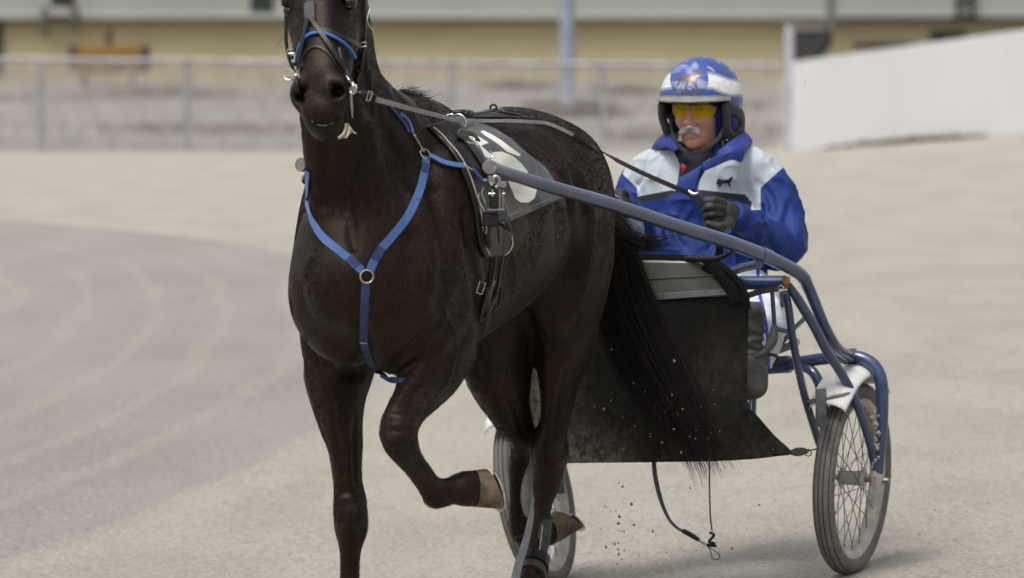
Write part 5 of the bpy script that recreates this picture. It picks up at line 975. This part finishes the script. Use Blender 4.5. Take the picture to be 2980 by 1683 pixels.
# glasses
GLM = bpy.data.materials.new('yellow_lens'); GLM.use_nodes = True; t = GLM.node_tree; pb = t.nodes['Principled BSDF']; pb.inputs['Base Color'].default_value = (.80, .60, .03, 1); pb.inputs['Roughness'].default_value = .12; tr = nd(t, 'ShaderNodeBsdfTransparent'); tr.inputs[0].default_value = (1, .95, .18, 1); ms = nd(t, 'ShaderNodeMixShader'); ms.inputs[0].default_value = .26
t.links.new(tr.outputs[0], ms.inputs[1]); t.links.new(pb.outputs[0], ms.inputs[2]); t.links.new(ms.outputs[0], t.nodes['Material Output'].inputs[0])
gls = None
def lensf(x, y):
    u = (x - 2012) / 74.; return CP(x, y, HCl[0] + .101 - .042 * abs(u) ** 1.8 - .0012 * (y - 320) * .2)
for i, pl in enumerate(([(1956, 306), (1980, 304), (2000, 307), (2004, 318), (1998, 334), (1985, 344), (1966, 340), (1957, 324)], [(2010, 308), (2040, 305), (2070, 308), (2084, 318), (2080, 332), (2068, 343), (2042, 348), (2022, 340), (2012, 322)])):
    VF, _, _ = fill(pl, 4, lensf, .0016); g = part('lens', VF, GLM, dr, label=None)
P = [lensf(x, y) + V3(0, -.003, 0) for x, y in ((1956, 306), (1980, 303), (2000, 306), (2007, 310), (2014, 307), (2040, 304), (2070, 307), (2086, 314))]; gf = part('glasses_frame', tube(P, .0022, 8), pm('frame_amber', (.25, .15, .03), .3), dr)
part('glasses_arm', tube([P[-1], hl(.02, .080, .008)], .002, 6), M['dark'], gf); part('glasses_arm', tube([P[0], hl(.02, -.080, .008)], .002, 6), M['dark'], gf)
# moustache
P = []
for i in range(1500):
    u = RNG.uniform(-1, 1); x = 2007 + 23 * u; y = 372 + 9 * abs(u) ** 1.5 + RNG.uniform(-6.5, 3.5); h = BS.hit(x, y)
    if h is None or h[0][1] > hl(.02, 0, -.05)[1]: continue
    x2 = x + 5 * u + RNG.normal() * 2.5; y2 = y + 4 + 8 * abs(u) + RNG.normal() * 2.5; e = atY(x2, y2, h[0][1] - .004 + .010 * abs(u)) ; m_ = (h[0] + e) / 2 + h[1] * .006; P.append(crom([h[0], m_, e], 3))
part('moustache', strands(np.array(P), .0008, .0003), M['mous'], dr)
P = []
for s in (1, -1):
    for i in range(50): u = RNG.random(); b = CFm.L(hl(.090 - .012 * u, s * (.014 + .03 * u), .024 + .002 * RNG.normal())); P.append([CFm.W(b + V3(.002, s * .008, .001) * t) for t in np.linspace(0, 1, 4)])
part('eyebrows', strands(np.array(P), .0009, .0004), M['mous'], dr)
# gloves, one finger chain each
def glove(name, wrist, palm, fingers, thumb, lo, hi):
    g = Sdf(CFm, lo, hi, .0035); g.chain([(CP(*wrist), .036), (CP(*[(a + b) / 2 for a, b in zip(wrist, palm)]), .035, .030), (CP(*palm), .040, .024)], (0, 0, 1), k=.01)
    for f in fingers: g.chain([(CP(*p), r) for p, r in zip(f, (.0135, .0130, .0120, .0105))], k=.004, kk=.003)
    g.chain([(CP(*p), r) for p, r in zip(thumb, (.017, .0145, .012))], k=.006, kk=.003); V, F = g.mesh(1); V = V + g.normals(V) * (.0015 * vnoise(V, 70, 3))[:, None]; return part(name, (V, F), M['glove'], dr)
W1 = CFm.L(CP(2100, 620, -2.08))
gl1 = glove('glove', (2158, 634, -2.13), (2116, 618, -2.06),
    [[(2104, 590, -2.04), (2074, 583, -1.99), (2050, 590, -1.985), (2052, 602, -2.02)], [(2100, 606, -2.03), (2070, 602, -1.98), (2050, 610, -1.985), (2056, 622, -2.02)], [(2098, 624, -2.03), (2072, 624, -1.985), (2056, 632, -1.99), (2062, 642, -2.02)], [(2100, 642, -2.04), (2078, 645, -2.0), (2064, 651, -2.0), (2072, 658, -2.02)]],
    [(2126, 650, -2.04), (2098, 660, -1.99), (2062, 652, -1.965)], W1 - V3(.16, .16, .14), W1 + V3(.20, .16, .12))
part('cuff', tube([CP(2164, 638, -2.14), CP(2150, 630, -2.12)], [.043, .041], 24), M['glove'], dr)
W2 = CFm.L(CP(1805, 590, -2.08)); glove('glove', (1824, 612, -2.14), (1806, 592, -2.07),
    [[(1822, 570, -2.06), (1812, 560, -2.02), (1806, 570, -1.99), (1812, 580, -2.0)], [(1808, 566, -2.05), (1796, 560, -2.01), (1792, 572, -1.98), (1798, 582, -1.99)], [(1795, 572, -2.05), (1784, 566, -2.01), (1780, 578, -1.98), (1786, 588, -1.99)], [(1784, 582, -2.05), (1774, 578, -2.02), (1772, 590, -2.0), (1778, 598, -2.0)]],
    [(1822, 600, -2.05), (1818, 590, -2.0), (1808, 586, -1.98)], W2 - V3(.16, .16, .14), W2 + V3(.2, .16, .14))
# trousers and boots
def legs(h):
    S = Sdf(CFm, (-2.78, -.60, .60), (-1.80, .64, 1.10), h)
    for s in (1, -1): S.chain([(CFm.W(V3(-2.5, s * .11, .92)), .12), (CFm.W(V3(-2.26, s * .25, .95)), .10), (CFm.W(V3(-2.11, s * .34, .93)), .080), (CFm.W(V3(-2.03, s * .40, .87)), .062), (CFm.W(V3(-1.99, s * .39, .78)), .050)], k=.04)
    return S
TS = legs(.009); V, F = TS.mesh(1); V = V + TS.normals(V) * ((1 - np.abs(vnoise(V, 16, 5))) ** 3 * .012)[:, None]; x, y = proj(V); st_ = 5 - np.abs(x - np.interp(y, [840, 900, 960, 1040], [2206, 2222, 2232, 2236]))
part('trousers', (V, F), attr_thresh(M['trouser'], [('stripe', (.03, .05, .38))], .5), dr, attrs=dict(stripe=st_))
for s in (1, -1):
    b = Sdf(CFm, (-2.2, s * .46 - .2, .50), (-1.62, s * .46 + .2, 1.06), .006); K = lambda px, py, u: CP(px, py, u) if s > 0 else far(CP(px, py, u))
    b.chain([(K(2182, 925, -1.99), .056, .060), (K(2184, 970, -1.98), .062, .062), (K(2184, 1020, -1.97), .056, .056), (K(2184, 1060, -1.96), .052, .056)], k=.01); b.chain([(K(2184, 1070, -1.96), .054, .055), (K(2184, 1092, -1.89), .056, .050), (K(2183, 1112, -1.83), .056, .046)], k=.02); b.chain([(K(2184, 1108, -1.97), .050), (K(2184, 1125, -1.88), .052, .038), (K(2183, 1134, -1.80), .052, .034)], k=.02)
    V, F = b.mesh(1); q = CFm.L(V); V = V + b.normals(V) * (((1 - np.abs(vnoise(q * V3(.5, .5, 1.6), 26, 5))) ** 2 * .012 - .004) * sstep(.70, .80, q[:, 2]))[:, None]; part('boot', (V, F), M['rboot'], dr)
# ------------------------------------------------------------------ fence, pole, wall, buildings
FZ = lambda X, Y: float(gz(X, Y))
GAL = pm('galvanised', (.40, .40, .43), .5, .3, vs=5); YF = 73.0
fe = thing('chain_link_fence', 'long grey chain link fence along the back of the track', 'fence', (0, YF, 0)); ftop = lambda X: 1.565 - (X + 8.7) * .0085
XL, XR = -26.0, 4.55; px_posts = [121 - 430 * k for k in range(1, 7)] + [121, 544, 930, 1317, 1755]
for px in sorted(px_posts):
    X = (px - CX) / FPX * YF
    if X > XL: part('post', tube([V3(X, YF + .05, -.1), V3(X, YF + .05, ftop(X) + .03)], .055, 12), GAL, fe)
part('top_rail', tube([V3(XL, YF, ftop(XL)), V3(XR, YF, ftop(XR))], .035, 10), GAL, fe)
V = []; F = []; hgt = 1.52; stp = .062; rw = .0058
for sgn in (1, -1):
    x = XL - hgt
    while x < XR + hgt:
        a, b = (x, .02), (x + hgt, .02 + hgt)
        if sgn < 0: a, b = (x + hgt, .02), (x, .02 + hgt)
        if min(a[0], b[0]) < XR and max(a[0], b[0]) > XL:
            t0, t1 = 0, 1
            def clip(v): return (v - a[0]) / (b[0] - a[0])
            for lim in (XL, XR):
                t = clip(lim)
                if 0 < t < 1:
                    if (a[0] < lim) == (lim == XL): t0 = max(t0, t) if lim == XL else t0
                    if lim == XL and b[0] < a[0]: t1 = min(t1, t)
                    if lim == XR and b[0] > a[0]: t1 = min(t1, t)
                    if lim == XR and b[0] < a[0]: t0 = max(t0, t)
            p = [V3(a[0] + (b[0] - a[0]) * t, YF - .004 * sgn, a[1] + (b[1] - a[1]) * t) for t in (t0, t1)]; n = V3(-(b[1] - a[1]) * 1., 0, b[0] - a[0]); n = nrm(n) * rw; k = len(V)
            for q in p: V += [q - n, q + n + V3(0, 0, 0), q + V3(0, .008, 0)]
            F += [[k, k + 1, k + 4, k + 3], [k + 1, k + 2, k + 5, k + 4], [k + 2, k, k + 3, k + 5]]
        x += stp
part('wire_mesh', (np.array(V), np.array(F)), pm('fence_wire', (.36, .33, .33), .6, .1, vs=3), fe, smooth=False)
# lamp pole
z = FZ(1.2, 92); X = 160 / FPX * 92; lp = thing('lamp_post', 'tall pale blue-grey pole standing beyond the fence', 'lamp post', (X, 92, z)); PB = pm('pole_paint', (.27, .32, .41), .45, vs=2)
part('pole', tube([V3(X, 92, z), V3(X, 92, z + 9)], [.165, .12], 20), PB, lp); part('base', tube([V3(X, 92, z), V3(X, 92, z + .25), V3(X, 92, z + .5)], [.34, .27, .17], 20), PB, lp); part('lamp_arm', tube([V3(X, 92, z + 8.8), V3(X, 91, z + 9.3), V3(X, 89.6, z + 9.3)], .06, 10), PB, lp); part('lamp_head', rbox(V3(X, 89.2, z + 9.28), np.eye(3), (.35, .8, .16), .4), GAL, lp)
def tufts(name, spots, label, hh, n):
    P = []
    for cx, cy, sx in spots:
        for i in range(n): x = cx + RNG.normal() * sx; y = cy + RNG.normal() * .3; b = V3(x, y, FZ(x, y)); e = V3(RNG.normal() * .15, RNG.normal() * .1, hh * RNG.uniform(.4, 1.)); P.append([b + e * t + V3(RNG.normal() * .03, 0, 0) * t * t for t in np.linspace(0, 1, 4)])
    return solo(name, strands(np.array(P), .012, .004), pm(name + '_dry', (.16, .13, .095), .9, vs=2, col2=(.09, .08, .055)), label, 'grass', kind='stuff')
tufts('dry_grass_clump', [(X, 92.2, .45), (X - .3, 91.6, .3), (X + .6, 92, .3)], 'dry brown weeds round the foot of the pale pole', .42, 260)
tufts('dry_grass', [(-8.2, 103, 1.2), (-3.4, 99, .8), (.3, 108, .5), (2.8, 104, .4), (4.4, 96, .7), (-14, 100, 2), (-6, 84, 1.5), (3.2, 80, .8)], 'low dry grass growing on the slope behind the fence', .30, 260)
# white panel wall on the right
A, B = V3((2300 - CX) / FPX * 70, 70, 0), V3(9.3, 52.9, 0); A[2], B[2] = 1.81 - (437 - 130) / FPX * 70, 0
def wy(px, py0, py1):     # point on the wall line seen at column px
    d = ray(px, 300); u = B - A; M2 = np.array([[d[0], -u[0]], [d[1], -u[1]]]); s, t = np.linalg.solve(M2, A[:2]); P = A + u * t; return P
ww = thing('white_wall', 'smooth white panel wall on the bank at the right', 'wall', A); rows = [[], []]
for px in np.linspace(2296, 3150, 40):
    P = wy(px, 0, 0); yt = np.interp(px, [2296, 2980, 3150], [181, 86, 62]); yb = np.interp(px, [2296, 2420, 2980, 3150], [440, 434, 372, 350]); zt = CAMZ - (yt - 130) / FPX * P[1]; zb = CAMZ - (yb - 130) / FPX * P[1]; rows[0].append(V3(P[0], P[1], zb - .15)); rows[1].append(V3(P[0], P[1], zt))
G = np.array([rows[0], [(a + b) / 2 for a, b in zip(*rows)], rows[1]]); part('panel', patch(G, .06), pm('white_panel', (.70, .70, .70), .5, vs=.6, col2=(.65, .65, .655)), ww, smooth=False)
zt = CAMZ - (72 - 130) / FPX * 70; part('end_post', tube([V3(A[0] - .02, 70, A[2] - .2), V3(A[0] - .02, 70, zt)], .075, 14), pm('white_post', (.44, .43, .48), .5), ww)
mb = MB(); 
for i in range(420):
    px = RNG.uniform(2420, 2900); P = wy(px, 0, 0) + V3(-.15, -.25 * RNG.random() - .05, 0); yb = np.interp(px, [2420, 2860], [438, 402]) + RNG.uniform(-14, 4) * np.interp(px, [2420, 2560, 2760, 2900], [.2, 1, 1, .2]); zz = CAMZ - (yb - 130) / FPX * P[1]; r = RNG.uniform(.03, .09)
    V = np.array([[1.6, 0, 0], [0, 1, 0], [-1.6, 0, 0], [0, -1, 0], [0, 0, .6], [0, 0, -.6]]) * r * RNG.uniform(.6, 1.3, (6, 1)) + V3(P[0], P[1], zz); mb.add((V, [[0, 1, 4], [1, 2, 4], [2, 3, 4], [3, 0, 4], [1, 0, 5], [2, 1, 5], [3, 2, 5], [0, 3, 5]]))
solo('soil_bank', mb.vf(), pm('dark_soil', (.10, .08, .07), .95, vs=2, col2=(.16, .135, .115)), 'strip of dark brown soil at the foot of the white wall', 'soil', kind='stuff', smooth=False)
# long building
YB = 120.; s_ = FPX / YB; bx = lambda px: (px - CX) / s_; bz = lambda py: CAMZ - (py - 130) / s_
bd = thing('long_building', 'long low building with yellow lower siding and pale grey upper siding', 'building', (0, YB, .8))
def siding(x0, x1, z0, z1, Y, stp, dep):
    V = []; F = []; z = z0
    while z < z1 - 1e-6: zz = min(z + stp, z1); k = len(V); V += [V3(x0, Y - dep, z), V3(x1, Y - dep, z), V3(x1, Y, zz), V3(x0, Y, zz)]; F.append([k, k + 1, k + 2, k + 3]); F.append([k, k + 3, k + 2, k + 1][::-1]) if 0 else None; z = zz
    for i in range(0, len(V) - 4, 4): F.append([i + 3, i + 2, i + 5, i + 4])
    return np.array(V), F
part('yellow_siding', siding(-34, 34, .4, bz(60), YB, .20, .03), pm('yellow_siding', (.47, .41, .235), .7, vs=.35, col2=(.41, .36, .215), stretch=(1, 1, 3)), bd, smooth=False)
part('grey_siding', siding(-34, 34, bz(54), bz(54) + 3.4, YB - .45, .45, .03), pm('grey_siding', (.36, .365, .33), .6, vs=.3, col2=(.32, .33, .30)), bd, smooth=False)
part('soffit', rbox(V3(0, YB - .23, bz(57)), np.eye(3), (68, .5, .06), .1), pm('soffit', (.12, .125, .10), .8), bd, smooth=False)
part('roof', rbox(V3(0, YB + 4, bz(54) + 4.2), [V3(1, 0, 0), nrm(V3(0, 1, .2)), nrm(V3(0, -.2, 1))], (70, 11, .15), .1), pm('roof_metal', (.25, .26, .26), .5), bd, smooth=False)
part('end_wall', rbox(V3(0, YB + 8, 2.6), np.eye(3), (68, .2, 5), .05), M['gray'], bd, smooth=False)
DKG = pm('dark_glass', (.020, .026, .026), .3, vs=1)
for x0, x1, y0, y1 in ((158, 226, -60, 18), (734, 800, -70, 34), (2085, 2100, -60, -20)): 
    c = V3((bx(x0) + bx(x1)) / 2, YB - .48, (bz(y0) + bz(y1)) / 2); part('window', rbox(c, np.eye(3), (bx(x1) - bx(x0), .06, bz(y0) - bz(y1)), .1), DKG, bd, smooth=False)
def bpart(nm, x0, x1, y0, y1, mat, dy=-.5, th=.08): part(nm, rbox(V3((bx(x0) + bx(x1)) / 2, YB + dy, (bz(y0) + bz(y1)) / 2), np.eye(3), (bx(x1) - bx(x0), th, bz(y0) - bz(y1)), .1), mat, bd, smooth=False)
TR = pm('dark_trim', (.035, .037, .035), .7); TR2 = pm('olive_trim', (.13, .135, .11), .7)
bpart('dark_fascia', 2430, 3500, 50, 64, TR, -.53, .1); bpart('dark_fascia', 2240, 2430, 52, 66, TR2, -.53, .1); bpart('downpipe', 2402, 2418, -300, 90, TR2, -.55, .12)
bpart('door_recess', -60, 12, 62, 215, TR, -.06, .1); bpart('wall_slot', 2484, 2660, 126, 140, TR, -.06, .1); bpart('wall_opening', 2706, 2806, 92, 124, TR, -.06, .1)
st = thing('wall_stair', 'dark vertical access ladder frame on the pale upper wall at the far right', 'ladder', V3(bx(2796), YB - .7, bz(60)))
for x0, x1, y0, y1 in ((2772, 2784, -200, 62), (2812, 2826, -200, 62), (2772, 2826, -4, 16), (2772, 2826, 46, 62), (2772, 2826, -90, -70)): part('frame_bar' , rbox(V3((bx(x0) + bx(x1)) / 2, YB - .7, (bz(y0) + bz(y1)) / 2), np.eye(3), (bx(x1) - bx(x0), .08, bz(y0) - bz(y1)), .2), TR, st, smooth=False)
ba = thing('wall_bracket', 'pair of dull brackets hanging under the left window of the long building', 'bracket', V3(bx(182), YB - .7, bz(100)))
for x in (140, 224): part('bracket', tube([V3(bx(x), YB - .6, bz(24)), V3(bx(x), YB - .6, bz(66)), V3(bx(x), YB - .3, bz(104 if x < 200 else 90))], [.13, .11, .06], 8), TR2, ba)
part('sill', rbox(V3(bx(183), YB - .6, bz(36)), np.eye(3), (.9, .12, .22), .2), pm('pink_sill', (.38, .34, .34), .7), ba, smooth=False)
Yk = 110.; ks = FPX / Yk; kx = lambda px: (px - CX) / ks; kz = lambda py: CAMZ - (py - 130) / ks
mc = thing('orange_machine', 'low orange machine with a dark upright, parked behind the fence on the left', 'machine', V3(kx(320), Yk, FZ(kx(320), Yk)))
OR = pm('orange_paint', (.24, .13, .022), .5, vs=1.2, col2=(.17, .09, .02))
part('body', rbox(V3(kx(322), Yk, (kz(134) + kz(212)) / 2), np.eye(3), (kx(425) - kx(220), .9, kz(134) - kz(212)), .12), OR, mc); part('upright', rbox(V3(kx(320), Yk, (kz(84) + kz(140)) / 2), np.eye(3), (.17, .2, kz(84) - kz(140)), .2), pm('brown_post', (.06, .04, .03), .7), mc)
for a, b in ((206, 226), (416, 434)): part('end_plate', rbox(V3((kx(a) + kx(b)) / 2, Yk, (kz(130) + kz(206)) / 2), np.eye(3), (kx(b) - kx(a), 1.0, kz(130) - kz(206)), .2), pm('plate', (.07, .055, .045), .7), mc)
for a in (250, 390): part('skid', tube([V3(kx(a), Yk - .4, FZ(kx(a), Yk) + .05), V3(kx(a), Yk - .3, FZ(kx(a), Yk) + .30)], .06, 18), M['tread'], mc)
bn = thing('dark_bin', 'dark square container just behind the end post of the white wall', 'container', V3((2360 - CX) / FPX * 85, 85, FZ(4.5, 80))); q = FPX / 85
zc = lambda py: CAMZ - (py - 130) / q
part('body', rbox(V3((2350 - CX) / q, 85, (zc(92) + zc(320)) / 2), np.eye(3), (90 / q, .6, zc(92) - zc(320)), .1), pm('bin', (.030, .030, .034), .6), bn, smooth=False); part('side_arm', tube([V3((2392 - CX) / q, 85, zc(150)), V3((2412 - CX) / q, 85, zc(118)), V3((2396 - CX) / q, 85, zc(66))], .07, 8), TR, bn); part('lid', rbox(V3((2350 - CX) / q, 85, zc(84)), np.eye(3), (100 / q, .7, .10), .2), pm('lid', (.20, .17, .17), .6), bn, smooth=False)
# dirt thrown up by the hooves
mb = MB()
for i in range(150):
    if i < 70: px, py = RNG.normal(1790, 38), RNG.normal(1560, 90); Y = 14.0 + RNG.normal() * .2
    elif i < 120: px, py = RNG.uniform(1740, 2100), RNG.normal(1230, 80); Y = 13.55 + RNG.normal() * .05
    else: px, py = RNG.uniform(1500, 2300), RNG.uniform(1100, 1650); Y = 13.6 + RNG.random()
    if py > 1675: continue
    c = atY(px, py, Y); r = RNG.exponential(.0014) + .0009
    if i < 3: r = .006
    V = np.array([[1, 0, 0], [0, 1, 0], [-1, 0, 0], [0, -1, 0], [0, 0, 1], [0, 0, -1]]) * min(r, .006) * RNG.uniform(.6, 1.3, (6, 1)) + c; mb.add((V, [[0, 1, 4], [1, 2, 4], [2, 3, 4], [3, 0, 4], [1, 0, 5], [2, 1, 5], [3, 2, 5], [0, 3, 5]]))
for px, py, Y in ((2344, 238, 13.0), (2292, 262, 13.0)): c = atY(px, py, Y); mb.add((np.array([[1, 0, 0], [0, 1, 0], [-1, 0, 0], [0, -1, 0], [0, 0, 1], [0, 0, -1]]) * .0022 + c, [[0, 1, 4], [1, 2, 4], [2, 3, 4], [3, 0, 4], [1, 0, 5], [2, 1, 5], [3, 2, 5], [0, 3, 5]]))
solo('flying_dirt', mb.vf(), pm('flying_grit', (.34, .28, .24), .9, vs=3, col2=(.07, .06, .05)), 'specks of dirt thrown up behind the horse in front of the apron', 'dirt', kind='stuff', smooth=False)
